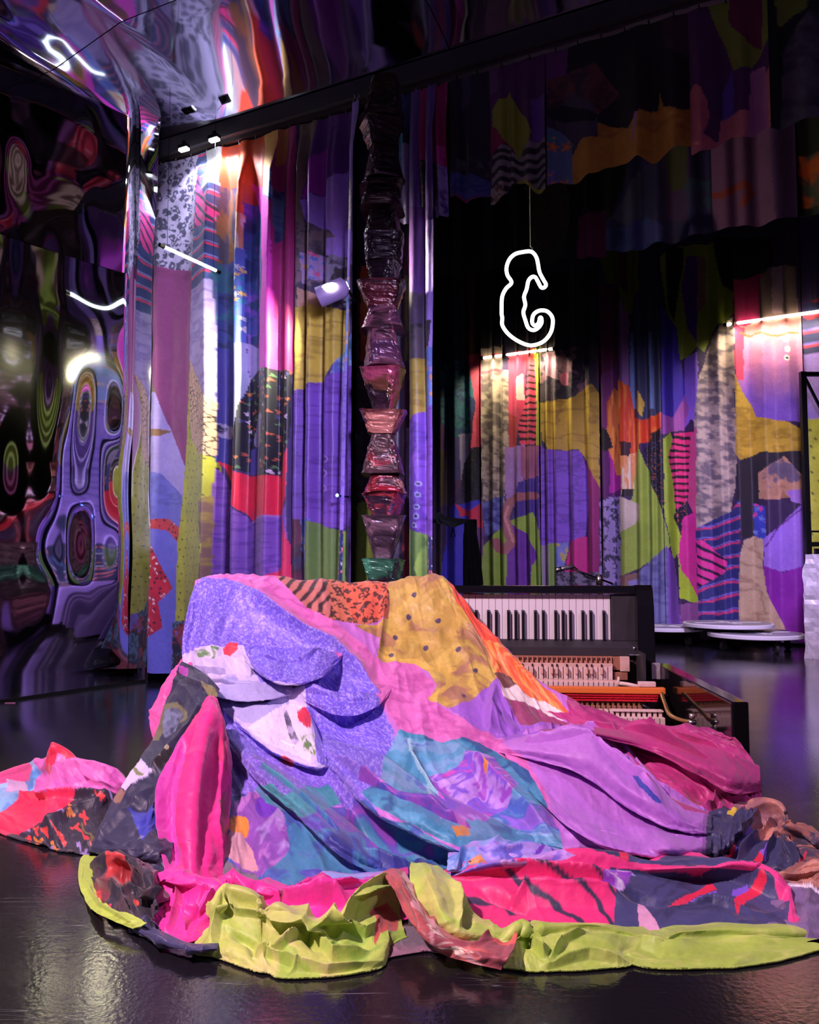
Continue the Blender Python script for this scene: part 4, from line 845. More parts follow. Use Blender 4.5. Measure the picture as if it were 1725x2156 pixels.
for k, (y0, y1, t_, b_, cn) in enumerate(segs):
    A0, A1 = at(t_[0], y0, COLY), at(t_[1], y0, COLY); B0, B1 = at(b_[0], y1, COLY), at(b_[1], y1, COLY)
    if k == len(segs) - 1: B0[2] = B1[2] = 0.0
    nv, nu = 26, 64; V = np.linspace(0, 1, nv); rng = random.Random(k * 7 + 1)
    rot = rng.uniform(-.35, .35)
    u = np.arange(nu) / nu * 2 * math.pi
    # rounded square section
    def sq(u, e=.42):
        c, s = np.cos(u), np.sin(u); return np.sign(c) * np.abs(c) ** e, np.sign(s) * np.abs(s) ** e
    qx, qy = sq(u + math.pi / 4 * 0)
    ca, sa = math.cos(rot), math.sin(rot); rx = qx * ca - qy * sa; ry = qx * sa + qy * ca; mx_ = np.abs(rx).max(); rx /= mx_; ry /= mx_
    cxA, rA = (A0[0] + A1[0]) / 2, (A1[0] - A0[0]) / 2; cxB, rB = (B0[0] + B1[0]) / 2, (B1[0] - B0[0]) / 2
    vv = V[:, None]; cx_ = cxA + (cxB - cxA) * vv; r_ = rA + (rB - rA) * vv
    lip = 1 + 0.03 * np.exp(-((vv - (0.0 if rA > rB else 1.0)) / .05) ** 2)
    zt_, zb_ = A0[2], B0[2]
    cr = 0.012 * (np.abs(fbm(u[None, :] * 2.2 + k * 3, vv * 5 + k, 90 + k, 4) - .5) * 2 - .25)
    P = np.zeros((nv, nu, 3)); rr2 = r_ * lip + cr * (0.4 + .6 * np.sin(np.pi * vv))
    P[..., 0] = cx_ + rr2 * rx; P[..., 1] = COLY + rr2 * ry; P[..., 2] = zt_ + (zb_ - zt_) * vv + 0.006 * (vn(u[None, :] * 1.3 + k * 2, vv * 0 + k, 77) - .5) * 2
    px = np.tile(u[None, :], (nv, 1)); S_ = (px * .07 + k).ravel(); Z_ = (vv * (zt_ - zb_) + 0 * px).ravel()
    colr = p_camo(S_, Z_, [tuple(min(255, int(c * .9)) for c in cc) for cc in CM[cn]], 11, k)
    if cn == 'green':
        uu = px.ravel(); m = (np.abs(uu - 4.1) < .5) & (np.tile(vv, (1, nu)).ravel() < .55); colr[m] = lin((90,170,130))
    # end caps close the box
    def cap(vi): 
        c = P[vi].mean(0); return np.array([c + (P[vi] - c) * f for f in (0.02,)])
    Pf = np.concatenate([cap(0), P, cap(-1)], 0); cc = colr.reshape(nv, nu, 3); cf = np.concatenate([cc[:1], cc, cc[-1:]], 0)
    me = gridmesh('foil_box', Pf, cf, closed_u=True); me.polygons.foreach_set('use_smooth', np.zeros(len(me.polygons), bool))
    o = link('foil_box', me, None, M_FOIL); setparent(o, croot)

# ------------------------------------------------------------------ upright piano lying on its back
YAW = math.radians(5.0)
PR = np.array([math.cos(YAW), -math.sin(YAW), 0.0]); PD = np.array([math.sin(YAW), math.cos(YAW), 0.0])   # right, away
K0 = at(1285, 1300, 2.9)
def pk(px, py, fwd=0.0): return onplane(px, py, K0 - PD * fwd, PD)
def prz(px, py, fwd=0.0):
    q = pk(px, py, fwd) - K0; return float(q @ PR), float(q[2] + K0[2])
def pl(r, z, fwd=0.0): 
    q = K0 + PR * r - PD * fwd; return np.array([q[0], q[1], z])
piano = empty('upright_piano', pl(-.6, 0, .2)); tag(piano, 'black upright piano lying on its back, keys and action laid bare', 'piano')
def pbox(name, r0, r1, z0, z1, f0, f1, m, bevel=.002, parent=None):
    def bd(bm): b_box(bm, pl((r0 + r1) / 2, (z0 + z1) / 2, (f0 + f1) / 2), PR, PD, UP, (r1 - r0) / 2, abs(f1 - f0) / 2, (z1 - z0) / 2)
    return setparent(bmobj(name, bd, m, bevel=bevel), piano)
M_IVORY = mat('white_key_plastic', (.86, .82, .84), .25)
M_EBONY = mat('black_key', (.012, .010, .011), .22)
M_WOODD = mat('brown_action_wood', (.36, .15, .09), .55, noise=(40, .7, 1.3, .1))
M_WOODL = mat('pale_action_wood', (.72, .47, .38), .55, noise=(40, .8, 1.2, .1))
M_WOODP = mat('light_felt_wood', (.80, .60, .54), .6, noise=(60, .8, 1.2, .1))
M_ORANGE = mat('orange_rail', (.88, .22, .04), .45)
M_RED = mat('red_felt', (.80, .010, .035), .95, noise=(160, .7, 1.3, .5))
M_BRASS = mat('brass', (.75, .48, .20), .32, .9)
M_CASEIN = mat('dusty_black_case', (.028, .026, .030), .5, noise=(12, .5, 1.8, .1))
rK, zKt = prz(1285, 1252); _, zKb = prz(1285, 1347); PIT = .0236
PW = 1.50; rArm0 = prz(1337, 1300)[0]; rArm1 = prz(1372, 1300)[0]; rL = rArm1 - PW
zTop = prz(1330, 1233)[1]; zSlip = prz(1330, 1250)[1]
pbox('key_slip', rL + .06, rArm0 + .002, zSlip, zTop, -.03, .022, M_LACQ, .004)
for i in range(26):
    pbox('white_key', rK - PIT * (i + 1) + .0006, rK - PIT * i - .0006, zKb, zKt, -.02, 0, M_IVORY, .0012)
seq = [1] + [k for b in (3, 10, 17, 24) for k in (b, b + 1, b + 3, b + 4, b + 5)]
zBt = prz(1285, 1285)[1]
for i in seq:
    if i > 24: continue
    c = rK - PIT * i + (0.002 if i in (3, 10, 17, 6, 13, 20) else -.002 if i in (4, 11, 18, 8, 15, 22) else 0)
    r0, r1, z0, z1 = c - .0056, c + .0056, zKb - .002, zBt
    def bd(bm):
        b = [pl(r0, z0, 0), pl(r1, z0, 0), pl(r1, z1, 0), pl(r0, z1, 0)]; t = [pl(r0 + .001, z0, .0125), pl(r1 - .001, z0, .0125), pl(r1 - .001, z1 - .006, .0125), pl(r0 + .001, z1 - .006, .0125)]
        B = [bm.verts.new(v) for v in b]; T = [bm.verts.new(v) for v in t]
        bm.faces.new(B); bm.faces.new(T[::-1])
        for j in range(4): bm.faces.new((B[j], B[(j + 1) % 4], T[(j + 1) % 4], T[j]))
    setparent(bmobj('black_key', bd, M_EBONY, bevel=.001), piano)
pbox('key_block', rK + .002, rArm0 + .001, zKb - .003, zKt + .001, -.03, .012, M_CASEIN, .003)
# arms (cheeks) of the case
zArmB = prz(1350, 1430, .05)[1]
def arm(r0, r1, name='case_arm'):
    prof = [(-.45, .0), (.11, .0), (.11, zArmB), (.055, zArmB + .015), (.05, zTop - .07), (.035, zTop - .015), (.015, zTop + .003), (-.45, zTop - .02)]
    def bd(bm):
        a = [bm.verts.new(pl(r0, z, f)) for f, z in prof]; b = [bm.verts.new(pl(r1, z, f)) for f, z in prof]
        bm.faces.new(a); bm.faces.new(b[::-1]); n = len(prof)
        for i in range(n): bm.faces.new((a[i], a[(i + 1) % n], b[(i + 1) % n], b[i]))
    return setparent(bmobj(name, bd, M_LACQ, bevel=.003), piano)
arm(rArm0, rArm1); arm(rL, rL + .055)
zc0 = prz(1370, 1430, .115)[1]; zc1 = prz(1370, 1396, .115)[1]
pbox('corner_plate', rArm1 - .026, rArm1 + .003, zc0, zc1, .10, .118, mat('worn_chrome', (.55, .48, .50), .35, .35, noise=(30, .5, 1.3, .2)), .003)
# ledge under the keys
zl1 = prz(1285, 1347)[1]; zl2 = prz(1285, 1363, .045)[1]; zl3 = prz(1285, 1381, .045)[1]
def bd(bm):
    prof = [(-.03, zl1), (.004, zl1), (.045, zl2), (.045, zl3), (-.03, zl3)]
    a = [bm.verts.new(pl(rL + .06, z, f)) for f, z in prof]; b = [bm.verts.new(pl(rArm0 + .002, z, f)) for f, z in prof]
    bm.faces.new(a); bm.faces.new(b[::-1])
    for i in range(5): bm.faces.new((a[i], a[(i + 1) % 5], b[(i + 1) % 5], b[i]))
setparent(bmobj('key_bed', bd, M_CASEIN, bevel=.002), piano)
def bd(bm): b_tube(bm, [pl(rArm0 - .03, zl3 + .004, .05), pl(rArm0 + .0, zl3 + .004, .05)], .0035, 8)
setparent(bmobj('hinge_pin', bd, M_STEEL), piano)
def bd(bm): bmesh.ops.create_uvsphere(bm, u_segments=10, v_segments=8, radius=.006, matrix=__import__('mathutils').Matrix.Translation(Vector(pl(rArm0 - .012, zl2 - .002, .045))))
setparent(bmobj('screw', bd, M_STEEL, smooth=True), piano)
# inside of the case behind and under the action
pbox('soundboard_back', rL + .05, rArm0 + .03, .0, .05, -.45, .62, M_CASEIN, .003)
pbox('inner_case_wall', rArm0 - .005, rArm0 + .004, .05, zl3 + .02, -.02, .16, M_CASEIN, 0)
pbox('action_backing', rL + .06, rArm0, .05, zl3, -.03, .03, mat('dark_action_backing', (.03, .016, .014), .8), 0)
pbox('bottom_board', rL + .055, rArm0, .02, zTop - .06, -.45, -.10, M_LACQ, .003)
# side panel running towards the camera
i0 = at(1378, 1396, 2.83); i1 = at(1541, 1479, 2.25); th = .048
o_dir = np.array([(i1 - i0)[1], -(i1 - i0)[0], 0]); o_dir = o_dir / np.linalg.norm(o_dir); o_dir = o_dir if o_dir[0] > 0 else -o_dir
def bd(bm):
    t0, t1 = i0, i1; q = [np.array([t0[0], t0[1], 0]), np.array([t1[0], t1[1], 0]), t1, t0]
    a = [bm.verts.new(v) for v in q]; b = [bm.verts.new(v + o_dir * th) for v in q]
    bm.faces.new(a); bm.faces.new(b[::-1])
    for i in range(4): bm.faces.new((a[i], a[(i + 1) % 4], b[(i + 1) % 4], b[i]))
setparent(bmobj('side_panel', bd, M_LACQ, bevel=.006), piano)
# the action, row by row
AP = .0167
def row(name, pxr, y0, y1, fwd, depth, m, n, wf=.86, bevel=.001, pit=AP, skip=None):
    r1, z1 = prz(pxr, y0, fwd); _, z0 = prz(pxr, y1, fwd)
    me = None
    for i in range(n):
        if skip and not skip(i): continue
        c = r1 - pit * (i + .5); cpos = pl(c, (z0 + z1) / 2, fwd - depth / 2)
        if me is None:
            def bd(bm): b_box(bm, (0, 0, 0), PR, PD, UP, pit * wf / 2, depth / 2, (z1 - z0) / 2)
            o = bmobj(name, bd, m, bevel=bevel); me = o.data
        else: o = link(name, me)
        o.location = Vector(cpos); setparent(o, piano)
def rail(name, pxl, pxr, y0, y1, fwd, depth, m, bevel=.002):
    r1, z1 = prz(pxr, y0, fwd); r0, z0 = prz(pxl, y1, fwd); _, z0 = prz(pxr, y1, fwd)
    return pbox(name, r0, r1, z0, z1, fwd - depth, fwd, m, bevel)
rail('flange_rail', 1060, 1291, 1382, 1397, .052, .02, M_WOODD)
row('flange', 1291, 1383.5, 1397, .062, .012, mat('flange_wood', (.45, .20, .13), .55), 22, .62)
row('flange_slot', 1289, 1385, 1391, .0635, .004, mat('slot_dark', (.015, .008, .006), .8), 22, .22)
rail('end_block', 1292, 1306, 1383, 1411, .06, .02, M_WOODD); rail('end_block', 1307, 1326, 1383, 1414, .07, .02, M_WOODL)
rail('hammer_rail', 1062, 1291, 1398, 1405, .078, .025, M_WOODL)
row('hammer_shank', 1291, 1405, 1434, .082, .012, M_WOODP, 20, .84)
has = lambda i: i % 7 in (1, 3, 4, 6)
row('hammer_butt', 1283, 1406.5, 1420, .098, .02, M_WOODL, 20, .55, .003, skip=has)
row('butt_slot', 1283, 1399, 1405, .083, .006, mat('slot_dark2', (.02, .01, .008), .8), 20, .28, skip=has)
row('wippen', 1304, 1436, 1449, .125, .03, M_WOODP, 20, .86, .003)
row('wippen_notch', 1302, 1446, 1450.5, .127, .005, mat('slot_dark3', (.03, .015, .012), .8), 20, .42)
rail('wippen_rail', 1120, 1304, 1434, 1437, .12, .03, M_WOODL)
rail('end_block', 1293, 1322, 1416, 1432, .07, .02, M_WOODD)
def tube(name, pts, r, m, seg=10): 
    def bd(bm): b_tube(bm, pts, r, seg)
    return setparent(bmobj(name, bd, m, smooth=True), piano)
tube('lever', [pk(1300, 1438, .13), pk(1322, 1441, .14), pk(1350, 1447, .16)], .007, M_WOODP)
tube('lever_peg', [pk(1303, 1425, .135), pk(1302, 1446, .135)], .004, M_WOODP)
rail('rail_plate', 1345, 1382, 1436, 1447, .20, .02, M_WOODP, .005)
rail('damper_rail', 1150, 1402, 1449, 1462, .21, .03, M_ORANGE, .004)
for k, (ya, yb) in enumerate(((1462, 1467), (1467, 1472), (1472, 1478))):
    rail('felt_strip', 1190, 1387 - k, ya, yb, .205 - .004 * k, .02, M_RED, .002)
rail('spring_rail', 1200, 1360, 1478, 1497, .17, .01, mat('spring_rail_wood', (.30, .14, .07), .6), 0)
row('brass_spring', 1352, 1480, 1496, .19, .014, M_BRASS, 16, .5, .003)
row('spring_foot', 1354, 1487, 1497, .20, .012, M_WOODD, 16, .8, .002)
row('damper_block', 1397, 1497, 1512, .26, .03, M_WOODP, 12, .62, .002)
rail('damper_block_rail', 1290, 1398, 1497, 1500, .265, .035, M_WOODP)
row('damper_lever', 1402, 1512, 1534, .275, .03, M_WOODP, 12, .88, .003)
rail('damper_base', 1200, 1403, 1530, 1580, .26, .05, M_CASEIN)
tube('support_arm', smoothline([pk(1393, 1460, .22), pk(1400, 1480, .27), pk(1409, 1502, .33), pk(1428, 1514, .38), pk(1452, 1520, .44), pk(1463, 1521, .45)], 5), .0065, M_BRASS)
tube('post', [pk(1458, 1570, .45), pk(1458, 1517, .45)], .005, M_STEEL); tube('post_cap', [pk(1458, 1512, .45), pk(1458, 1503, .45)], .0085, mat('post_cap_metal', (.7, .62, .6), .35, .8))
tube('post_nut', [pk(1450, 1521, .453), pk(1466, 1521, .453)], .007, M_STEEL)
tube('crank', [pk(1352, 1484, .2), pk(1370, 1494, .2), pk(1386, 1498, .2)], .006, M_BLACKMETAL)

# ------------------------------------------------------------------ microphone on a boom stand behind the piano
MY = 3.75
mroot = empty('microphone_stand', [at(1262, 1300, MY)[0], MY, 0]); tag(mroot, 'microphone on a thin black boom stand behind the piano', 'microphone')
def mp(name, pts, r, m, seg=8):
    def bd(bm): b_tube(bm, pts, r, seg)
    return setparent(bmobj(name, bd, m, smooth=True), mroot)
mp('boom', [at(1198, 1195, MY), at(1290, 1229, MY)], .0045, M_BLACKMETAL)
mp('microphone_body', [at(1170, 1201, MY), at(1190, 1196, MY), at(1208, 1192, MY)], [.007, .010, .011], mat('mic_grey', (.30, .30, .34), .35, .8))
mp('microphone_grille', [at(1170, 1201, MY), at(1182, 1198, MY)], [.012, .012], M_STEEL)
mp('cable', smoothline([at(1208, 1192, MY), at(1225, 1207, MY), at(1240, 1216, MY), at(1262, 1222, MY)], 5), .003, M_BLACKMETAL)
b0 = at(1262, 1219, MY); mp('pole', [b0, np.array([b0[0], b0[1], .02])], .009, M_BLACKMETAL)
mp('clutch', [b0 + np.array([0, 0, .02]), b0 - np.array([0, 0, .03])], .014, M_STEEL)
for k in range(3):
    a_ = k * 2.094 + .4; mp('leg', [np.array([b0[0], b0[1], .16]), np.array([b0[0] + .28 * math.cos(a_), b0[1] + .28 * math.sin(a_), .008])], .007, M_BLACKMETAL)

# ------------------------------------------------------------------ black clothes on a rail behind the piano
CY_ = 5.6
def hangsheet(name, rows, m, parent, amp=.01, seed=1, n=40, thick=.004):
    G = np.array([[at(*q) for q in r] for r in rows]); P = bicubic(G, n, n)
    uu, vv = np.meshgrid(np.linspace(0, 1, P.shape[1]), np.linspace(0, 1, P.shape[0]))
    P[..., 1] += amp * 2 * (fbm(uu * 9, vv * 3, seed) - .5)
    o = link(name, gridmesh(name, P), None, m); sm = o.modifiers.new('thick', 'SOLIDIFY'); sm.thickness = thick
    return setparent(o, parent) if parent is not None else o
def cr1(G, n, axis):
    G = np.moveaxis(G, axis, 0); N = len(G); x = np.linspace(0, N - 1, n); i = np.clip(np.floor(x).astype(int), 0, N - 2); t = (x - i)
    sh = (n,) + (1,) * (G.ndim - 1); t = t.reshape(sh)
    a = np.where((i - 1 >= 0).reshape(sh), G[np.clip(i - 1, 0, N - 1)], 2 * G[i] - G[i + 1]); b = G[i]; c = G[i + 1]
    d = np.where((i + 2 <= N - 1).reshape(sh), G[np.clip(i + 2, 0, N - 1)], 2 * G[i + 1] - G[i])
    r = .5 * (2 * b + (-a + c) * t + (2 * a - 5 * b + 4 * c - d) * t * t + (-a + 3 * b - 3 * c + d) * t ** 3)
    return np.moveaxis(r, 0, axis)
def bicubic(G, nr, nc): return cr1(cr1(G, nr, 0), nc, 1)
sroot = empty('garment_rail', [at(960, 1200, CY_)[0], CY_, 0]); tag(sroot, 'low rail with black clothes hung over it, left behind the piano', 'clothes rail')
M_BCLOTH = mat('black_garment', (.012, .012, .015), .85, noise=(30, .6, 1.5, .3)); M_GCLOTH = mat('charcoal_garment', (.03, .032, .036), .8, noise=(30, .6, 1.5, .3))
hangsheet('coat', [[(978,1100,CY_-.03),(990,1094,CY_-.05),(1000,1101,CY_-.03)],[(976,1140,CY_-.04),(992,1140,CY_-.08),(1008,1142,CY_-.04)],[(975,1190,CY_-.04),(996,1190,CY_-.09),(1014,1190,CY_-.04)],[(975,1240,CY_-.04),(998,1240,CY_-.1),(1019,1240,CY_-.04)],[(974,1330,CY_-.04),(998,1335,CY_-.1),(1022,1330,CY_-.04)]], M_BCLOTH, sroot, .02, 3)
hangsheet('shirt', [[(917,1082,CY_-.02),(926,1078,CY_),(940,1088,CY_),(965,1091,CY_),(1000,1094,CY_)],[(918,1092,CY_-.05),(928,1090,CY_-.06),(942,1096,CY_-.06),(968,1096,CY_-.05),(996,1098,CY_-.04)],[(918,1102,CY_-.05),(930,1104,CY_-.06),(955,1110,CY_-.06),(975,1103,CY_-.05),(990,1100,CY_-.04)]], M_GCLOTH, sroot, .02, 5)
def bd(bm): b_tube(bm, [at(905, 1097, CY_ + .02), at(1004, 1097, CY_ + .02)], .012, 8)
setparent(bmobj('rail', bd, M_BLACKMETAL), sroot)
for px_ in (908, 1001):
    q = at(px_, 1097, CY_ + .02)
    def bd(bm, q=q): b_tube(bm, [q, np.array([q[0], q[1], .0])], .012, 8)
    setparent(bmobj('leg', bd, M_BLACKMETAL), sroot)
def bd(bm): b_tube(bm, [at(954, 1112, CY_ - .07), at(949, 1131, CY_ - .07), at(959, 1130, CY_ - .07), at(954, 1112, CY_ - .07)], .0035, 5)
setparent(bmobj('hang_loop', bd, M_BLACKMETAL), sroot)

# ------------------------------------------------------------------ round platforms on castors
M_DTOP = mat('grey_platform_top', (.34, .33, .42), .35, noise=(6, .8, 1.2, .05)); M_DRIM = mat('pale_platform_rim', (.80, .78, .88), .4); M_TAPE = mat('white_tape', (.92, .90, .95), .5); M_RUB = mat('caster_rubber', (.02, .02, .022), .6)
def platform(label, cx, cy, zt, r, ang, castors=True):
    root = empty('round_platform', (cx, cy, 0)); tag(root, label, 'platform', 'round platforms on castors')
    def bd(bm): b_lathe(bm, (cx, cy, zt - .032), [(r - .004, 0), (r, .004), (r, .026), (r - .006, .032), (r - .022, .032), (r - .022, .03)], 64, True)
    setparent(bmobj('rim', bd, M_DRIM, smooth=False), root)
    def bd(bm): b_lathe(bm, (cx, cy, zt - .03), [(r - .024, 0), (r - .024, .0315)], 64)
    setparent(bmobj('top', bd, M_DTOP), root)
    u = np.array([math.cos(ang), math.sin(ang), 0]); v = np.array([-u[1], u[0], 0]); c = np.array([cx, cy, zt + .0025])
    for a_, b_, o_, L, W in ((u, v, 0, r * .80, .014), (v, u, .022, r * .5, .010), (v, u, -.022, r * .5, .010)):
        def bd(bm, a_=a_, b_=b_, o_=o_, L=L, W=W): b_box(bm, c + b_ * o_, a_, b_, UP, L, W, .0012)
        setparent(bmobj('tape_strip', bd, M_TAPE), root)
    for a_ in (u, v):
        def bd(bm, a_=a_): b_box(bm, (cx, cy, zt - .045), a_, np.array([-a_[1], a_[0], 0]), UP, r * .85, .022, .012)
        setparent(bmobj('dolly_bar', bd, M_BLACKMETAL), root)
    wr = min(.036, (zt - .062) / 2)
    for k in range(4 if castors else 0):
        a_ = ang + k * math.pi / 2; q = np.array([cx + r * .76 * math.cos(a_), cy + r * .76 * math.sin(a_), 0])
        def bd(bm, q=q): b_box(bm, q + UP * (wr * 1.3 + (zt - .057)) / 2, u, v, UP, .012, .02, max((zt - .057 - wr * 1.3) / 2, .006))
        ck = setparent(bmobj('caster', bd, M_BLACKMETAL), root)
        h = np.array([math.cos(ang + k), math.sin(ang + k), 0]); 
        def bd(bm, q=q, h=h): b_tube(bm, [q + UP * wr - h * .011, q + UP * wr + h * .011], wr, 18)
        o = bmobj('wheel', bd, M_RUB); o.parent = ck; o.matrix_parent_inverse.translation = -Vector(root.location)
        o.matrix_parent_inverse.identity()
    return root
def dpos(px, py, z):
    q = onz(px, py, z); return q[0], q[1]
x_, y_ = dpos(1591, 1332, .137); platform('low round platform nearest the white crumpled block', x_, y_, .137, .365, .15)
x_, y_ = dpos(1533, 1311, .202); platform('highest round platform, lying over the other two', x_, y_, .202, .357, .10, False)
x_, y_ = dpos(1403, 1318, .150); platform('low round platform half hidden by the piano', x_, y_, .150, .31, .55)

# ------------------------------------------------------------------ black metal frame and silver block at the right edge
FY = 6.70
froot = empty('metal_frame', [at(1698, 1300, FY)[0], FY, 0]); tag(froot, 'black square tube metal frame with a diagonal brace at the right edge', 'metal frame')
def bar(name, a, b, hw, up=(0, 1, 0)):
    a = np.array(a); b = np.array(b); d = b - a; L = np.linalg.norm(d); d = d / L; y_ = np.array([0, 1.0, 0]); x__ = np.cross(d, y_); 
    def bd(bm): b_box(bm, (a + b) / 2, d, y_, x__, L / 2, hw, hw)
    return setparent(bmobj(name, bd, M_BLACKMETAL, bevel=.003), froot)
x0 = at(1697, 1000, FY)[0]; zt = at(1697, 783, FY)[2]; x1 = x0 + .95
bar('post', (x0, FY, 0), (x0, FY, zt), .022); bar('post', (x1, FY, 0), (x1, FY, zt), .022)
bar('rail', (x0, FY, zt - .02), (x1, FY, zt - .02), .018); z_ = at(1700, 1119, FY)[2]; bar('rail', (x0, FY, z_), (x1, FY, z_), .008); z_ = at(1700, 1146, FY)[2]; bar('rail', (x0, FY, z_), (x1, FY, z_), .018); bar('rail', (x0, FY, .03), (x1, FY, .03), .018)
bar('brace', (x0 + .02, FY, zt - .05), (x0 + .55, FY, z_ + .25), .010); z2 = at(1700, 1165, FY)[2]; bar('post', (x0 + .07, FY, .03), (x0 + .07, FY, z2 + .04), .016)
BY = 6.02; q = at(1696, 1386, BY)
broot_me = None
def crumple_box(name, x0, x1, y0, y1, z1, seed):
    bm = bmesh.new(); n = 22
    bmesh.ops.create_cube(bm, size=1.0); bmesh.ops.subdivide_edges(bm, edges=bm.edges[:], cuts=n, use_grid_fill=True)
    co = np.array([v.co[:] for v in bm.verts]); P = np.stack([x0 + (co[:, 0] + .5) * (x1 - x0), y0 + (co[:, 1] + .5) * (y1 - y0), (co[:, 2] + .5) * z1], 1)
    a, b_, c = P.T; k = .011
    dx = k * 2 * (np.abs(fbm(b_ * 9 + c * 4, c * 8, seed) - .5) * 2 - .3); dy = k * 2 * (np.abs(fbm(a * 9 + c * 4, c * 8, seed + 3) - .5) * 2 - .3); dz = k * (fbm(a * 9, b_ * 9, seed + 5) - .5) * 2
    sx = np.sign(co[:, 0]) * (np.abs(co[:, 0]) > .49); sy = np.sign(co[:, 1]) * (np.abs(co[:, 1]) > .49); sz_ = (co[:, 2] > .49)
    P[:, 0] += sx * dx; P[:, 1] += sy * dy; P[:, 2] += sz_ * dz
    # slanted shoulder at the top edge
    tp_ = np.clip((c - z1 * .86) / (z1 * .14), 0, 1); P[:, 0] += (sx < 0) * tp_ * .03
    rx = P[:, 0] - x0; ry = P[:, 1] - y0; ca, sa = math.cos(.47), math.sin(.47); P[:, 0] = x0 + rx * ca + ry * sa; P[:, 1] = y0 - rx * sa + ry * ca
    for v, p_ in zip(bm.verts, P): v.co = p_
    me = bpy.data.meshes.new(name); bm.to_mesh(me); bm.free(); return me
me = crumple_box('silver_block', q[0], q[0] + .5, BY, BY + .45, at(1700, 1168, BY)[2], 11)
o = link('silver_block', me, None, mat('crumpled_silver_paper', (.62, .58, .68), .45, .25, noise=(14, .8, 1.2, .4))); tag(o, 'crumpled silvery white block standing at the right edge', 'block')
# strip of pink marking tape on the floor
q = onz(21, 1481); 
def bd(bm): b_box(bm, (q[0], q[1], .0016), (1, 0, 0), (0, 1, 0), (0, 0, 1), .024, .005, .0012)
o = bmobj('marking_tape', bd, mat('pink_tape', (.95, .25, .55), .5)); tag(o, 'tiny strip of pink tape on the floor before the mirror', 'tape')

# ------------------------------------------------------------------ the heap of printed cloth
heap = empty('patchwork_cloth', (0.0, 2.1, 0)); tag(heap, 'huge crumpled patchwork printed cloth thrown over the piano and across the floor', 'cloth')
def normals(P):
    du = np.gradient(P, axis=1); dv = np.gradient(P, axis=0); n = np.cross(du, dv); n /= (np.linalg.norm(n, axis=-1, keepdims=True) + 1e-9)
    view = CAM - P; s = np.sign((n * view).sum(-1)); s[s == 0] = 1
    # one consistent side
    return n * np.sign(s.mean() if abs(s.mean()) > 0 else 1)
def sheet(name, G, patches, base, nr, nc, wr=.006, wsc=7.0, creases=(), fine=.0015, seed=0, label=None, wob=4.0, zmin=.004, stretch=(1, 1), msc=1.0, back=True, mat_=None):
    """G: control points (rows from the top edge to the hem) in space; creases: (polyline in the frame, width px, height m, kind)"""
    P = bicubic(np.array(G, float), nr, nc)
    du = np.linalg.norm(np.diff(P, axis=1), axis=-1).mean() * (nc - 1); dv = np.linalg.norm(np.diff(P, axis=0), axis=-1).mean() * (nr - 1)
    uu, vv = np.meshgrid(np.linspace(0, du, nc), np.linspace(0, dv, nr))
    px, py = project(P); N = normals(P)
    x = uu * wsc * stretch[0]; y = vv * wsc * stretch[1]
    wx = x + .8 * fbm(x * .6, y * .6, seed + 3); wy = y + .8 * fbm(x * .6 + 5, y * .6, seed + 4)
    rid = 1 - np.abs(fbm(wx, wy, seed, 3) * 2 - 1) * 1.6
    rid2 = 1 - np.abs(fbm(wx * 2.3 + 3, wy * 2.3, seed + 8, 2) * 2 - 1) * 1.8
    d = wr * (rid - .55) + wr * .35 * (rid2 - .5) + fine * (fbm(uu * 60, vv * 60, seed + 2, 2) - .5) * 2
    for c in creases:
        pl_, w_, h_ = c[:3]; k_ = c[3] if len(c) > 3 else 'tent'
        q, tt, sd_ = polydist_t(px, py, pl_); q = q / w_; tap = np.clip(np.minimum(tt, 1 - tt) / .3, 0, 1); tap = tap * tap * (3 - 2 * tap) * .9 + .1
        if k_ == 'tent': f = np.clip(1 - q, 0, 1) ** 1.6
        elif k_ == 'gauss': f = np.exp(-q * q * 2)
        elif k_ == 'over':          # a fold lapping over: rises gently on the left of the line's direction, drops sharply on the right
            f = np.where(sd_ < 0, np.clip(1 - q, 0, 1) ** 1.2, np.clip(1 - q / .30, 0, 1) ** 1.5)
        d = d + h_ * 1.25 * f * tap
    ed = np.minimum(1, vv / .02)
    P2 = P + N * (d * ed)[..., None]
    P2[..., 2] = np.maximum(P2[..., 2], zmin + 0.0 * P2[..., 2])
    ps = np.concatenate([np.zeros((nr, 1)), np.cumsum(np.linalg.norm(np.diff(P2, axis=1), axis=-1), 1)], 1); pz = np.concatenate([np.zeros((1, nc)), np.cumsum(np.linalg.norm(np.diff(P2, axis=0), axis=-1), 0)], 0)
    colr = paint(px, py, ps * msc, pz * msc, patches, base, wob, .03)
    o = link(name, gridmesh(name, P2, colr), None, mat_ or M_CLOTH)
    sm = o.modifiers.new('thick', 'SOLIDIFY'); sm.thickness = .0015; sm.offset = -1
    if label: o['label'] = label
    if name == 'draped_panel': globals()['MAINP'] = P2
    return setparent(o, heap)
def polydist_t(x, y, pl):
    L = [0.0]
    for (x0, y0), (x1, y1) in zip(pl[:-1], pl[1:]): L.append(L[-1] + math.hypot(x1 - x0, y1 - y0))
    best = np.full(x.shape, 1e9); bt = np.zeros(x.shape); bs = np.zeros(x.shape)
    for i, ((x0, y0), (x1, y1)) in enumerate(zip(pl[:-1], pl[1:])):
        dx, dy = x1 - x0, y1 - y0; q = dx * dx + dy * dy + 1e-9
        t = np.clip(((x - x0) * dx + (y - y0) * dy) / q, 0, 1); d = np.hypot(x - x0 - t * dx, y - y0 - t * dy)
        m = d < best; best = np.where(m, d, best); bt = np.where(m, (L[i] + t * (L[i + 1] - L[i])) / L[-1], bt)
        bs = np.where(m, np.sign(dx * (y - y0) - dy * (x - x0)), bs)
    return best, bt, bs
def A3(rows): return [[at(*q) for q in r] for r in rows]
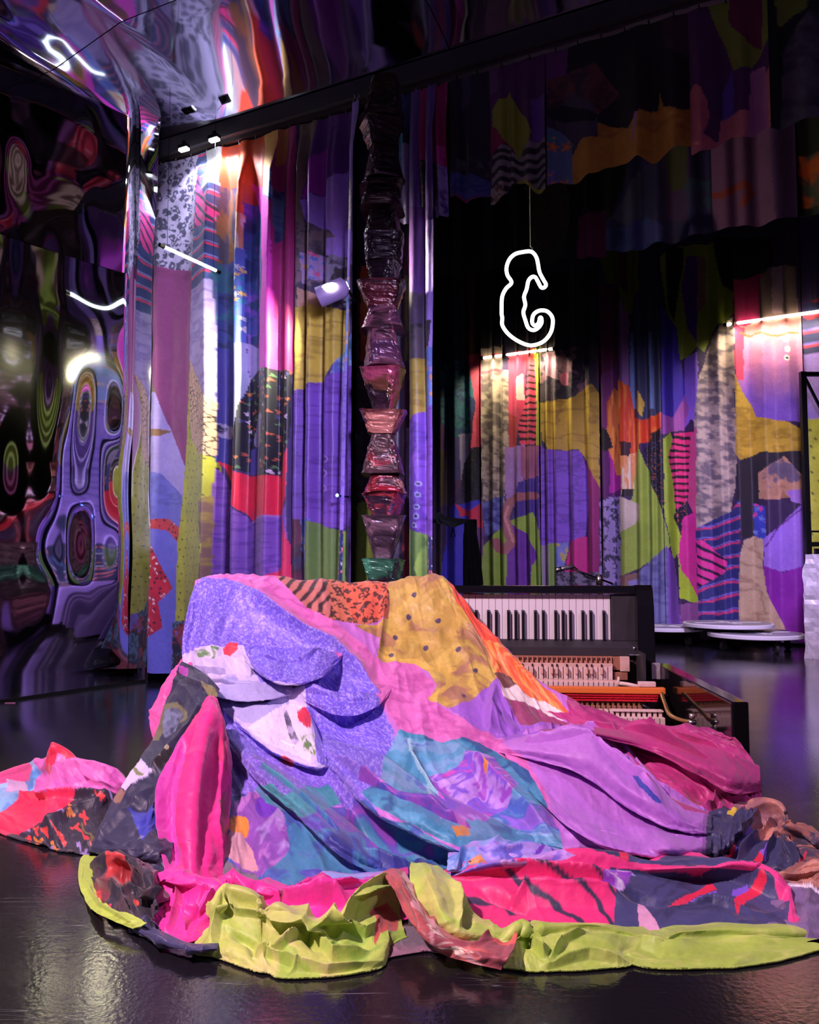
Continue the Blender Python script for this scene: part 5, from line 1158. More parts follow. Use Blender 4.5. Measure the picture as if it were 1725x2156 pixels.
def roll(top, bot, dlt, mids=((.25, .85), (.6, .45), (.85, .12)), backdrop=.10, hang=.02):
    """rows between a top contour and a hem lying on the floor; dlt = how far the top lies behind the hem"""
    n = len(top); dl = dlt if hasattr(dlt, '__len__') else [dlt] * n
    rows = []; bd_ = [fd(*b) for b in bot]
    r = []
    for i in range(n):
        q = at(top[i][0], top[i][1], bd_[i] + dl[i]); q2 = np.array([q[0], q[1] + backdrop, max(.0, q[2] - backdrop * .9)]); r.append(q2)
    rows.append(r); rows.append([at(top[i][0], top[i][1], bd_[i] + dl[i]) for i in range(n)])
    for t, f in mids:
        rows.append([at(top[i][0] + (bot[i][0] - top[i][0]) * t, top[i][1] + (bot[i][1] - top[i][1]) * t, bd_[i] + dl[i] * f) for i in range(n)])
    rows.append([at(bot[i][0], bot[i][1], bd_[i]) for i in range(n)])
    rows.append([np.array([q[0] * 1.0, q[1] + .03, .002]) for q in rows[-1]])
    return rows

# --- main drape over the piano
cols = [
 [(412,1232,2.86),(386,1372,2.70),(395,1460,2.58),(430,1580,2.36),(466,1700,2.10),(470,1862,1.775)],
 [(470,1216,2.86),(440,1340,2.70),(470,1450,2.55),(500,1580,2.33),(540,1710,2.06),(580,1866,1.77)],
 [(560,1219,2.87),(560,1340,2.70),(575,1460,2.52),(620,1600,2.26),(670,1725,2.02),(720,1860,1.775)],
 [(680,1226,2.87),(690,1350,2.70),(700,1470,2.50),(745,1605,2.24),(790,1725,2.03),(840,1845,1.80)],
 [(790,1231,2.88),(800,1350,2.71),(830,1480,2.47),(875,1620,2.21),(930,1722,2.03),(965,1815,1.85)],
 [(872,1220,2.88),(890,1350,2.71),(925,1480,2.47),(985,1620,2.20),(1040,1720,2.04),(1085,1792,1.90)],
 [(934,1222,2.88),(980,1340,2.73),(1025,1470,2.50),(1095,1600,2.24),(1155,1700,2.06),(1205,1788,1.91)],
 [(1012,1308,2.79),(1050,1400,2.66),(1100,1500,2.45),(1185,1615,2.22),(1255,1710,2.05),(1325,1792,1.90)],
 [(1095,1398,2.68),(1140,1470,2.55),(1200,1550,2.38),(1290,1640,2.18),(1375,1722,2.02),(1430,1800,1.88)],
 [(1196,1470,2.56),(1250,1520,2.43),(1320,1590,2.26),(1400,1660,2.12),(1455,1732,1.99),(1490,1796,1.88)],
 [(1330,1512,2.42),(1390,1560,2.30),(1440,1610,2.20),(1492,1670,2.08),(1520,1720,2.0),(1530,1780,1.9)],
 [(1450,1535,2.28),(1500,1570,2.20),(1535,1620,2.12),(1562,1660,2.06),(1572,1700,2.0),(1565,1740,1.94)],
 [(1540,1551,2.18),(1578,1590,2.13),(1597,1630,2.08),(1604,1660,2.05),(1602,1690,2.03),(1594,1712,2.0)],
]
rows = [[at(*cols[c][r]) for c in range(len(cols))] for r in range(6)]
backrow = [np.array([q[0], q[1] + .10, max(q[2] - (.035 if i < 7 else .10), .01)]) for i, q in enumerate(rows[0])]
tuck = [np.array([q[0], q[1] + .05, .004]) for q in rows[-1]]
G = [backrow] + rows + [tuck]
PA = [
 ('crinkle', [(440,1205),(600,1205),(640,1280),(700,1312),(790,1390),(880,1395),(915,1440),(905,1475),(1000,1530),(1110,1600),(1160,1690),(1000,1610),(840,1545),(800,1470),(700,1370)], (226,118,196), (200,90,170), 9, 1.2),
 ('speckle', [(400,1250),(425,1222),(480,1218),(545,1262),(620,1322),(700,1372),(765,1425),(795,1470),(830,1545),(842,1590),(815,1640),(780,1665),(770,1720),(700,1640),(480,1640),(380,1420),(383,1370)], (112,92,220), (190,174,250), 210),
 ('speckle', [(470,1580),(690,1610),(770,1665),(800,1720),(740,1700),(690,1690),(640,1700),(560,1680),(468,1690)], (116,92,206), (184,160,240), 210),
 ('leopard', [(568,1200),(818,1205),(828,1260),(818,1298),(770,1318),(700,1312),(645,1284)], (206,116,84), (44,28,30), 34), ('stripes', [(568,1200),(690,1210),(700,1308),(645,1284)], (196,116,104), (60,36,40), .042, .2, 1.45, .03),
 ('plain', [(730,1232),(800,1236),(812,1275),(770,1300),(735,1290)], (236,96,66)), ('leopard', [(720,1228),(815,1232),(815,1300),(740,1310)], (226,104,72), (50,30,34), 40), ('plain', [(818,1252),(838,1262),(836,1285),(812,1300)], (176,92,84)),
 ('camo', [(818,1200),(930,1200),(962,1270),(1012,1350),(1046,1430),(1020,1460),(985,1480),(945,1492),(900,1474),(918,1448),(905,1412),(880,1396),(795,1392),(800,1345),(744,1320),(790,1316),(818,1298)], [(172,128,84),(196,164,72),(210,182,84),(192,156,80),(176,130,96)], 7),
 ('line', [(800,1378),(840,1390),(880,1392),(915,1405),(935,1415),(950,1440),(925,1460),(905,1472)], 5, (224,190,84)), ('line', [(920,1395),(935,1412),(955,1408)], 5, (224,190,84)), ('line', [(930,1400),(945,1420),(940,1440)], 4, (224,190,84)),
] + [('disc', q, 5.5, (84,66,92)) for q in ((874,1250),(860,1294),(834,1339),(922,1310),(898,1360),(966,1368),(822,1376),(1000,1412),(976,1466))] + [
 ('grad', [(928,1200),(950,1235),(1015,1305),(1062,1362),(1105,1415),(1060,1430),(1045,1428),(1012,1350),(962,1270)], (245,120,110), (240,84,52), .0, .2),
 ('feather', [(1010,1345),(1060,1360),(1110,1415),(1165,1460),(1196,1500),(1192,1512),(1150,1490),(1090,1460),(1045,1428)], (248,170,90), (240,110,60), 60), ('plain', [(1048,1425),(1075,1440),(1120,1470),(1150,1475),(1190,1500),(1186,1512),(1150,1498),(1110,1480),(1080,1480),(1062,1470)], (240,228,220)), ('plain', [(1040,1420),(1075,1420),(1090,1450),(1060,1448)], (110,64,60)),
 ('plain', [(948,1492),(985,1480),(1046,1430),(1062,1470),(1100,1500),(1150,1540),(1110,1560),(1060,1562),(1000,1535)], (158,96,206)),
 ('plain', [(1062,1470),(1110,1480),(1200,1520),(1240,1548),(1150,1545),(1100,1520)], (156,64,110)),
 ('crinkle', [(1195,1500),(1196,1460),(1340,1500),(1460,1525),(1560,1540),(1620,1640),(1615,1720),(1540,1700),(1500,1715),(1440,1705),(1380,1650),(1330,1595),(1252,1545),(1150,1490)], (186,46,124), (160,40,112), 3, 1),
 ('crinkle', [(1056,1562),(1120,1545),(1252,1545),(1330,1595),(1380,1650),(1440,1705),(1488,1716),(1482,1812),(1340,1800),(1190,1790),(1160,1690),(1110,1600)], (190,120,214), (176,104,204), 3, 1),
 ('line', [(1322,1600),(1350,1650),(1385,1690)], 5, (50,60,160)),
 ('camo', [(840,1540),(880,1548),(930,1562),(975,1560),(1060,1590),(1110,1620),(1150,1690),(1188,1790),(1100,1810),(960,1780),(860,1735),(790,1700),(762,1668),(800,1640),(806,1600)], [(40,96,150),(60,140,176),(84,160,196),(120,170,210),(70,110,190),(140,100,210)], 6, 3),
 ('camo', [(905,1640),(960,1620),(985,1590),(1040,1600),(1090,1660),(1080,1700),(1020,1730),(930,1720)], [(110,70,200),(160,80,200),(190,150,226),(130,90,214),(200,80,190)], 9, 5), ('plain', [(1008,1618),(1018,1612),(1030,1640),(1022,1650)], (236,150,60)), ('plain', [(950,1738),(985,1735),(990,1758),(960,1760)], (226,150,60)), ('line', [(860,1560),(866,1600),(900,1660),(930,1715)], 3, (150,200,210)),
 ('camo', [(462,1672),(560,1680),(640,1692),(740,1700),(770,1680),(800,1720),(860,1735),(965,1790),(960,1850),(840,1870),(462,1900)], [(44,56,140),(60,90,170),(60,130,170),(90,80,180),(140,70,180),(70,70,170)], 5, 7),
 ('camo', [(490,1690),(560,1660),(600,1720),(610,1790),(540,1860),(480,1800)], [(150,120,190),(176,110,196),(130,70,170),(170,140,210)], 7, 9), ('disc', (503,1738), 22, (222,140,46)), ('plain', [(472,1760),(510,1750),(535,1790),(545,1830),(515,1820),(472,1800)], (200,150,160)), ('camo', [(470,1805),(520,1830),(560,1870),(470,1880)], [(90,90,110),(120,110,120),(80,110,120)], 9),
 ('disc', (560,1700), 24, (110,50,190)), ('plain', [(880,1795),(935,1790),(945,1820),(870,1830)], (36,110,180)), ('camo', [(540,1660),(570,1650),(600,1670),(690,1650),(720,1690),(640,1720),(560,1700)], [(50,120,150),(60,150,160),(90,130,170)], 8),
 ('plain', [(1486,1716),(1530,1700),(1570,1706),(1620,1700),(1620,1830),(1480,1820)], (50,52,90)), ('line', [(1486,1716),(1484,1760),(1480,1812)], 4, (150,90,170)),
 # white flowered part
 ('plain', [(380,1385),(400,1368),(440,1356),(512,1364),(552,1440),(585,1432),(640,1445),(648,1492),(664,1540),(668,1602),(688,1612),(672,1622),(610,1600),(560,1575),(510,1530),(455,1480),(415,1430),(390,1425)], (206,196,240)),
 ('plain', [(425,1448),(520,1432),(600,1440),(615,1500),(585,1530),(510,1520),(440,1470)], (176,172,226)), ('plain', [(520,1532),(600,1480),(640,1490),(662,1550),(655,1605),(560,1565)], (232,222,246)),
 ('plain', [(468,1362),(482,1352),(500,1358),(498,1372),(484,1382),(470,1374)], (226,44,76)), ('plain', [(628,1498),(645,1490),(658,1506),(655,1535),(640,1528),(628,1515)], (226,40,70)), ('camo', [(412,1372),(440,1358),(462,1362),(450,1385),(420,1384)], [(90,140,90),(220,215,240),(110,150,100)], 20), ('camo', [(632,1550),(665,1545),(666,1590),(640,1580)], [(120,150,90),(225,220,240),(96,130,80)], 20),
 ('plain', [(588,1592),(600,1590),(622,1606),(610,1612)], (225,40,60)), ('camo', [(596,1500),(604,1495),(630,1560),(618,1575)], [(90,84,110),(190,180,215)], 30), ('plain', [(395,1400),(470,1408),(476,1420),(430,1424),(392,1412)], (160,150,200)),
]
CRS = [
 ([(455,1222),(540,1258),(620,1322),(700,1372),(765,1424),(805,1474)], 100, .035), ([(520,1380),(570,1432),(640,1442),(700,1420),(712,1388)], 62, .050, 'over'), ([(600,1468),(650,1478),(720,1502),(780,1492),(815,1462)], 40, .034, 'over'),
 ([(640,1560),(700,1622),(770,1695),(850,1742),(950,1784),(1060,1800)], 85, .060, 'over'), ([(470,1545),(540,1636),(620,1702),(700,1782),(790,1840)], 60, .038, 'over'), ([(420,1432),(500,1448),(560,1452),(620,1470)], 26, .028, 'over'), ([(505,1530),(570,1575),(640,1602),(690,1618)], 30, .030, 'over'),
 ([(1050,1568),(1130,1588),(1230,1622),(1320,1692),(1400,1738),(1490,1760)], 62, .066, 'over'), ([(1240,1600),(1330,1660),(1400,1705),(1490,1722)], 46, .044, 'over'), ([(1030,1480),(1062,1555),(1050,1568)], 30, .02), ([(1180,1760),(1300,1782),(1420,1800),(1490,1804)], 34, .026, 'over'),
 ([(1260,1548),(1380,1578),(1480,1630),(1550,1668),(1600,1660)], 50, .050, 'over'), ([(1400,1535),(1480,1560),(1560,1610),(1600,1640)], 30, .018), ([(950,1560),(1030,1648),(1110,1725),(1190,1786)], 45, .030, 'over'), ([(880,1562),(866,1602),(905,1668),(965,1742)], 26, .016),
 ([(470,1222),(540,1262),(620,1324),(700,1374),(760,1424),(800,1472),(840,1540)], 26, .020), ([(415,1235),(395,1330),(385,1380)], 18, .012),
 ([(640,1408),(600,1440),(560,1432),(530,1405)], 34, -.035, 'gauss'), ([(530,1385),(590,1420),(650,1418),(700,1378)], 22, .038), ([(545,1366),(525,1372),(530,1440)], 10, .018), ([(605,1452),(650,1470),(700,1490),(770,1485),(800,1455)], 22, .026), ([(640,1500),(700,1540),(770,1530)], 45, -.022, 'gauss'),
 ([(430,1445),(500,1428),(560,1432),(640,1445)], 13, .020), ([(400,1425),(470,1455),(540,1468)], 18, -.016, 'gauss'), ([(510,1530),(560,1500),(600,1470),(640,1450)], 12, .020), ([(440,1478),(510,1535),(560,1578),(680,1618)], 14, -.020, 'gauss'), ([(500,1495),(560,1530)], 20, -.012, 'gauss'), ([(615,1480),(640,1530),(665,1600)], 10, .012),
 ([(480,1560),(540,1640),(620,1705),(700,1785),(780,1842)], 17, .022), ([(520,1580),(620,1672),(720,1770)], 22, -.020, 'gauss'), ([(690,1610),(760,1690),(840,1745),(940,1785),(1030,1795)], 18, .040), ([(720,1700),(800,1765),(880,1810),(950,1815)], 34, -.045, 'gauss'), ([(740,1800),(830,1830),(930,1818)], 14, .025),
 ([(815,1228),(808,1290),(796,1395)], 11, .016), ([(850,1240),(880,1330),(950,1440)], 24, -.012, 'gauss'), ([(930,1222),(1000,1330),(1060,1430),(1150,1500)], 12, .013), ([(960,1260),(1020,1345),(1062,1372),(1110,1420)], 12, .010),
 ([(1046,1432),(1035,1480),(1030,1560)], 18, .018), ([(1075,1490),(1095,1530),(1092,1560)], 13, -.016, 'gauss'), ([(1056,1563),(1120,1543),(1240,1543),(1290,1560),(1340,1610),(1400,1680)], 16, .030), ([(1040,1520),(1100,1570),(1060,1590)], 20, -.020, 'gauss'), ([(1060,1575),(1160,1592),(1240,1625),(1330,1700),(1480,1755)], 20, .030), ([(1140,1650),(1230,1700),(1330,1752),(1440,1768)], 30, -.036, 'gauss'), ([(1300,1620),(1390,1690),(1470,1712)], 20, -.020, 'gauss'), ([(1290,1760),(1400,1782),(1480,1795)], 16, .018),
 ([(1255,1545),(1380,1570),(1470,1620),(1540,1655),(1600,1640)], 14, .020), ([(1400,1560),(1480,1580),(1550,1610)], 20, -.018, 'gauss'), ([(1380,1545),(1375,1570),(1395,1570)], 12, .012), ([(1520,1665),(1500,1700),(1470,1712)], 12, .020), ([(1518,1665),(1545,1685),(1590,1690)], 10, .016), ([(1440,1690),(1500,1660),(1560,1665)], 22, -.014, 'gauss'), 
 ([(880,1560),(868,1600),(905,1665),(960,1740)], 13, .014), ([(950,1570),(1020,1640),(1100,1720),(1170,1780)], 14, .016), ([(990,1640),(1060,1720)], 20, -.012, 'gauss'), ([(830,1600),(880,1680)], 22, -.010, 'gauss'),
]
sheet('draped_panel', G, PA, (196,116,206), 520, 760, .016, 6.0, CRS, .0012, 3, stretch=(1.35, .75), label='lilac, violet, mustard and teal flowered panel over the piano')

# --- folds lapping over the main panel: each leaves its surface along the upper line and stands off it along the lower one
MPX, MPY = project(MAINP)
def mdepth(px, py):
    d = ((MPX - px) ** 2 + (MPY - py) ** 2).ravel(); k = np.argpartition(d, 6)[:6]
    return float(np.min(MAINP[..., 1].ravel()[k]))
def lap(name, top, bot, off, label, seed, sag=.45, wr=.004):
    n = len(top); rows = [[], [], [], [], []]
    for i in range(n):
        e = min(1.0, math.sin(math.pi * (i + .12) / (n - 1 + .24)) * 1.35)
        (xa, ya), (xb, yb) = top[i], bot[i]; xm, ym = xa + (xb - xa) * .55, ya + (yb - ya) * .55; xl, yl = xa + (xb - xa) * .9, ya + (yb - ya) * .9
        rows[0].append(at(xa, ya - 3, mdepth(xa, ya) + .012)); rows[1].append(at(xm, ym, min(mdepth(xm, ym), mdepth(xa, ya)) - off * sag * e - .004 + .008 * (1 - e)))
        rows[2].append(at(xl, yl, mdepth(xl, yl) - off * e + .008 * (1 - e))); rows[3].append(at(xb, yb, mdepth(xb, yb) - off * .92 * e + .010 * (1 - e)))
        rows[4].append(at(xb, yb - 7, mdepth(xb, yb) - off * .35 * e + .014))
    return sheet(name, rows, PA, (196,116,206), 70, 200, wr, 9, [], .001, seed, label)
lap('violet_lap', [(508,1360),(560,1360),(612,1364),(664,1370),(722,1378)], [(516,1392),(562,1430),(616,1444),(676,1428),(718,1386)], .075, 'violet fold sagging over like a pocket', 71)
lap('violet_lap', [(636,1450),(690,1462),(740,1468),(790,1456),(824,1444)], [(640,1474),(690,1500),(742,1508),(792,1490),(822,1458)], .040, 'second violet fold below the pocket', 72)
lap('white_lap', [(388,1412),(440,1424),(500,1424),(560,1424),(620,1440)], [(392,1436),(448,1464),(510,1476),(562,1474),(612,1462)], .055, 'lilac white fold', 73)
lap('white_lap', [(492,1498),(560,1482),(610,1478),(652,1506),(680,1570)], [(498,1528),(560,1577),(612,1604),(660,1619),(692,1616)], .042, 'white flowered flap', 74)
lap('blue_lap', [(486,1530),(560,1600),(640,1655),(724,1722),(812,1800)], [(470,1552),(540,1644),(620,1711),(702,1792),(796,1846)], .055, 'blue flowered diagonal fold', 75)
lap('teal_lap', [(690,1560),(800,1590),(890,1650),(990,1700),(1090,1750),(1200,1790)], [(690,1610),(770,1700),(856,1750),(950,1790),(1050,1806),(1180,1806)], .085, 'teal flowered fold with a dark hollow below', 76)
lap('lilac_lap', [(1046,1560),(1130,1540),(1246,1540),(1306,1570),(1352,1618),(1412,1680),(1500,1716)], [(1050,1584),(1150,1606),(1240,1640),(1320,1700),(1394,1738),(1446,1752),(1498,1758)], .060, 'upper lilac sleeve fold', 77, .9)
lap('lilac_lap', [(1052,1572),(1150,1598),(1240,1634),(1324,1696),(1404,1740),(1500,1760)], [(1110,1660),(1196,1740),(1270,1784),(1340,1800),(1410,1810),(1496,1816)], .075, 'lower lilac sleeve fold', 78, 1.0)
lap('plum_lap', [(1250,1532),(1350,1542),(1440,1556),(1520,1578),(1600,1616)], [(1256,1550),(1376,1584),(1470,1634),(1540,1670),(1604,1668)], .060, 'plum fold', 79, .8)

# --- pink sliver behind and navy strip running down to the left
G = A3([[(385,1385,2.70),(395,1390,2.68),(405,1395,2.66)],[(352,1430,2.64),(372,1440,2.60),(392,1450,2.56)],[(318,1490,2.56),(345,1500,2.50),(372,1510,2.46)],[(316,1520,2.52),(325,1535,2.46),(340,1545,2.42)],[(330,1600,2.40),(340,1600,2.36),(350,1600,2.33)]])
sheet('pink_edge', G, [], (240,90,170), 60, 40, .010, 14, [([(395,1395),(330,1500)], 8, .01)], .001, 11, 'pink edge behind the navy strip')
NAVY = [('plain', [(300,1400),(460,1400),(460,1600),(150,1820),(150,1700)], (40,42,74)), ('plain', [(345,1488),(372,1480),(395,1498),(398,1515),(380,1525),(352,1530),(330,1555),(312,1562)], (110,110,80)), ('camo', [(352,1498),(372,1490),(390,1510),(375,1528),(340,1550)], [(80,90,120),(110,120,150),(60,64,96)], 20),
 ('plain', [(322,1590),(345,1578),(368,1588),(350,1625),(320,1620)], (16,14,20)), ('plain', [(325,1582),(335,1578),(345,1586),(330,1592)], (176,170,140)), ('plain', [(342,1590),(364,1584),(358,1592)], (176,170,140)), ('plain', [(322,1600),(338,1594),(344,1604),(328,1606)], (160,150,130)), ('plain', [(286,1602),(300,1600),(320,1622),(326,1630),(290,1660),(270,1670),(258,1660)], (206,200,240)), ('plain', [(278,1612),(300,1625),(320,1628),(290,1632)], (120,130,70)), ('plain', [(246,1660),(270,1672),(256,1690),(240,1690)], (140,110,90)),
 ('plain', [(270,1700),(330,1690),(335,1740),(300,1770)], (50,60,170)), ('plain', [(380,1400),(396,1408),(396,1430),(380,1420)], (170,60,170)), ('plain', [(395,1408),(440,1420),(440,1450),(400,1440)], (58,60,84)), ('plain', [(425,1440),(450,1446),(462,1465),(440,1470)], (130,124,80))]
G = A3([[(383,1392,2.62),(410,1405,2.55),(440,1425,2.48),(462,1450,2.42)],[(365,1440,2.58),(395,1455,2.46),(425,1470,2.40),(452,1490,2.38)],[(330,1540,2.42),(370,1545,2.30),(400,1550,2.28),(430,1560,2.30)],[(290,1610,2.26),(330,1625,2.14),(360,1640,2.12),(390,1650,2.16)],[(238,1690,2.10),(290,1710,1.98),(330,1730,1.97),(370,1740,2.0)],[(190,1780,1.95),(250,1790,1.90),(320,1790,1.87),(360,1800,1.88)],[(180,1800,fd(180,1800)),(240,1815,fd(240,1815)),(310,1830,fd(310,1830)),(360,1850,fd(360,1850))]])
sheet('navy_strip', G, NAVY, (40,42,74), 230, 110, .012, 8, [([(440,1450),(400,1530),(330,1620),(230,1720)], 14, .018), ([(400,1440),(360,1530),(290,1640)], 14, -.014, 'gauss'), ([(250,1700),(320,1690),(360,1700)], 16, -.012, 'gauss'), ([(190,1790),(280,1690),(330,1640)], 10, .014), ([(385,1425),(440,1450)], 8, .012)], .001, 15, 'dark navy printed strip falling to the left')

# --- bright cloth lying out to the left
L = [('camo', [(-40,1600),(60,1590),(110,1650),(60,1720),(-40,1730)], [(110,170,220),(150,190,230),(90,150,210),(200,150,200)], 6), ('plain', [(-30,1622),(60,1605),(76,1620),(60,1645),(-30,1650)], (230,80,140)), ('plain', [(10,1640),(50,1645),(60,1672),(10,1664)], (205,170,205)),
 ('crinkle', [(60,1670),(80,1640),(115,1570),(160,1590),(220,1605),(262,1640),(246,1680),(150,1676),(60,1680)], (226,110,190), (196,80,170), 9, 1.5), ('plain', [(98,1620),(104,1575),(116,1562),(165,1590),(140,1598),(120,1585),(118,1610),(100,1640)], (236,40,80)), ('camo', [(-20,1665),(40,1660),(50,1700),(20,1740),(-20,1725)], [(80,150,210),(130,180,220),(70,120,200)], 9),
 ('plain', [(-30,1740),(20,1700),(60,1678),(165,1672),(120,1710),(60,1745),(15,1765),(-30,1760)], (245,44,90)), ('floral', [(15,1762),(60,1745),(120,1710),(165,1672),(230,1664),(300,1690),(260,1740),(190,1805),(110,1800)], (44,40,60), [(200,120,50),(220,60,60),(150,130,190),(110,100,60)], 20, .42, None, 3)]
top = [(-60,1640),(-5,1630),(62,1606),(96,1592),(116,1568),(165,1590),(215,1604),(255,1632),(285,1665)]
bot = [(-70,1750),(-10,1755),(40,1772),(80,1784),(110,1792),(140,1798),(175,1802),(200,1800),(230,1790)]
sheet('left_spread', roll(top, bot, [.26,.30,.32,.30,.28,.28,.26,.24,.2]), L, (226,110,190), 200, 300, .016, 7, [([(118,1585),(125,1640),(140,1680)], 20, .008), ([(0,1690),(120,1672),(240,1670)], 12, .022), ([(60,1760),(160,1700),(240,1680)], 16, .016), ([(160,1600),(200,1650),(250,1660)], 10, .014), ([(0,1660),(80,1655)], 16, -.012, 'gauss')], .001, 21, 'pink, red and dark flowered end lying to the left')

# --- tall pink fold
PK = [('plain', [(300,1560),(395,1540),(400,1700),(390,1830),(300,1830)], (206,62,172)), ('plain', [(395,1450),(470,1450),(480,1880),(380,1880)], (238,40,140)), ('plain', [(455,1480),(500,1560),(480,1640),(455,1600)], (214,40,110)), ('camo', [(452,1690),(480,1650),(482,1760),(456,1760)], [(150,80,70),(190,60,110),(120,80,80)], 12)]
G = A3([[(432,1472,2.34),(436,1467,2.33),(443,1464,2.33),(450,1466,2.33),(458,1471,2.33)],[(404,1530,2.25),(424,1512,2.21),(442,1502,2.20),(458,1515,2.22),(478,1540,2.25)],[(362,1590,2.16),(395,1580,2.16),(425,1570,2.08),(455,1590,2.12),(488,1590,2.18)],[(330,1650,2.05),(372,1660,2.05),(415,1650,1.96),(450,1680,2.0),(486,1660,2.1)],[(328,1730,1.95),(368,1740,1.96),(405,1740,1.86),(445,1760,1.88),(480,1760,1.97)],[(342,1800,1.86),(372,1810,1.88),(398,1820,1.78),(435,1830,1.79),(474,1850,1.83)],[(350,1860,1.78),(380,1870,1.77),(400,1890,1.72),(430,1890,1.73),(472,1880,1.77)]])
sheet('pink_fold', G, PK, (232,44,150), 220, 120, .006, 8, [([(440,1466),(418,1560),(398,1650),(394,1720),(392,1860)], 34, .020, 'over'), ([(430,1480),(375,1580),(345,1680)], 14, .006), ([(440,1466),(468,1560),(476,1640)], 22, .014), ([(455,1500),(462,1600),(452,1740),(470,1860)], 10, .012), ([(440,1560),(430,1700),(428,1860)], 14, -.012, 'gauss')], .001, 25, 'tall hot pink fold like a tent')

# --- dark bundle with a lime edge at the left front
top = [(168,1800),(178,1792),(196,1790),(212,1792)]; bot = [(182,1905),(190,1915),(230,1935),(292,1953)]
G = A3([[(190,1786,1.98),(205,1788,1.97),(216,1794,1.96)],[(170,1812,1.92),(186,1812,1.93),(204,1815,1.93)],[(165,1850,1.80),(180,1850,1.80),(196,1852,1.82)],[(176,1890,1.70),(190,1888,1.69),(206,1884,1.69)],[(200,1920,1.60),(214,1912,1.60),(228,1906,1.60)],[(240,1940,1.555),(256,1932,1.555),(270,1924,1.56)],[(280,1956,1.525),(296,1950,1.525),(310,1944,1.53)]])
sheet('lime_edge', G, [], (176,206,76), 110, 40, .006, 14, [([(180,1800),(172,1850),(210,1905),(290,1950)], 6, .006)], .0008, 27, 'thin lime edge curving round the dark bundle')
DB = [('camo', [(150,1760),(460,1760),(460,2040),(150,2040)], [(30,26,40),(44,38,54),(70,50,60),(36,32,50),(120,50,60)], 6, 4), ('camo', [(222,1790),(262,1800),(268,1840),(240,1870),(226,1850)], [(150,40,44),(200,60,60),(80,40,50)], 14), ('plain', [(200,1880),(215,1880),(222,1920),(205,1905)], (200,50,60)), ('camo', [(262,1856),(310,1860),(300,1875),(265,1880)], [(150,90,80),(70,50,60)], 20), ('disc', (288,1906), 7, (200,70,60)), ('plain', [(212,1915),(240,1915),(236,1930),(215,1928)], (220,50,100)), ('plain', [(270,1940),(450,1950),(450,2010),(270,1990)], (52,54,90))]
top = [(196,1812),(225,1792),(258,1794),(290,1815),(318,1850),(330,1900)]; bot = [(200,1900),(235,1935),(270,1955),(292,1968),(312,1976),(330,1980)]
sheet('dark_bundle', roll(top, bot, [.16,.2,.22,.2,.13,.06]), DB, (40,36,52), 170, 220, .020, 7, [([(205,1850),(240,1880),(290,1960)], 12, .018), ([(235,1810),(260,1850),(310,1870)], 20, -.03, 'gauss'), ([(240,1885),(310,1875),(350,1900)], 10, .02), ([(290,1965),(320,1940),(400,1970)], 9, .012)], .001, 31, 'dark brown and red printed bundle')

# --- pink roll in front of the drape
PR_ = [('plain', [(280,1800),(900,1780),(900,2010),(280,2010)], (240,46,160)), ('crinkle', [(600,1840),(860,1815),(860,1900),(600,1900)], (222,40,150), (190,34,124), 3, 6), ('camo', [(660,1836),(760,1828),(850,1825),(800,1850),(700,1850)], [(110,90,220),(150,170,230),(200,120,210)], 9), ('plain', [(590,1868),(604,1870),(602,1905),(592,1905)], (150,30,50))]
top = [(306,1855),(330,1838),(372,1828),(410,1845),(468,1868),(486,1853),(540,1862),(600,1872),(628,1850),(680,1842),(760,1838),(860,1830)]
bot = [(318,1935),(345,1968),(372,1985),(398,1990),(440,1972),(480,1960),(540,1965),(600,1970),(640,1970),(700,1968),(780,1955),(860,1940)]
sheet('pink_roll', roll(top, bot, [.14,.18,.2,.18,.14,.16,.16,.15,.16,.17,.17,.16]), PR_, (240,46,160), 150, 460, .016, 6, [([(325,1870),(372,1850),(420,1890),(470,1880)], 26, .026), ([(480,1880),(560,1892),(600,1905),(700,1905),(800,1910)], 30, .028, 'over'), ([(380,1840),(372,1910),(352,1965)], 10, .016), ([(372,1910),(420,1920),(455,1880)], 10, .018), ([(440,1900),(400,1950),(380,1985)], 14, -.012, 'gauss'), ([(470,1880),(486,1856),(560,1880)], 10, .02), ([(596,1870),(594,1910)], 6, -.02, 'gauss'), ([(610,1890),(660,1862),(780,1866)], 9, .02), ([(600,1910),(700,1905),(760,1925)], 9, .018)], .001, 35, 'hot pink crumpled roll')

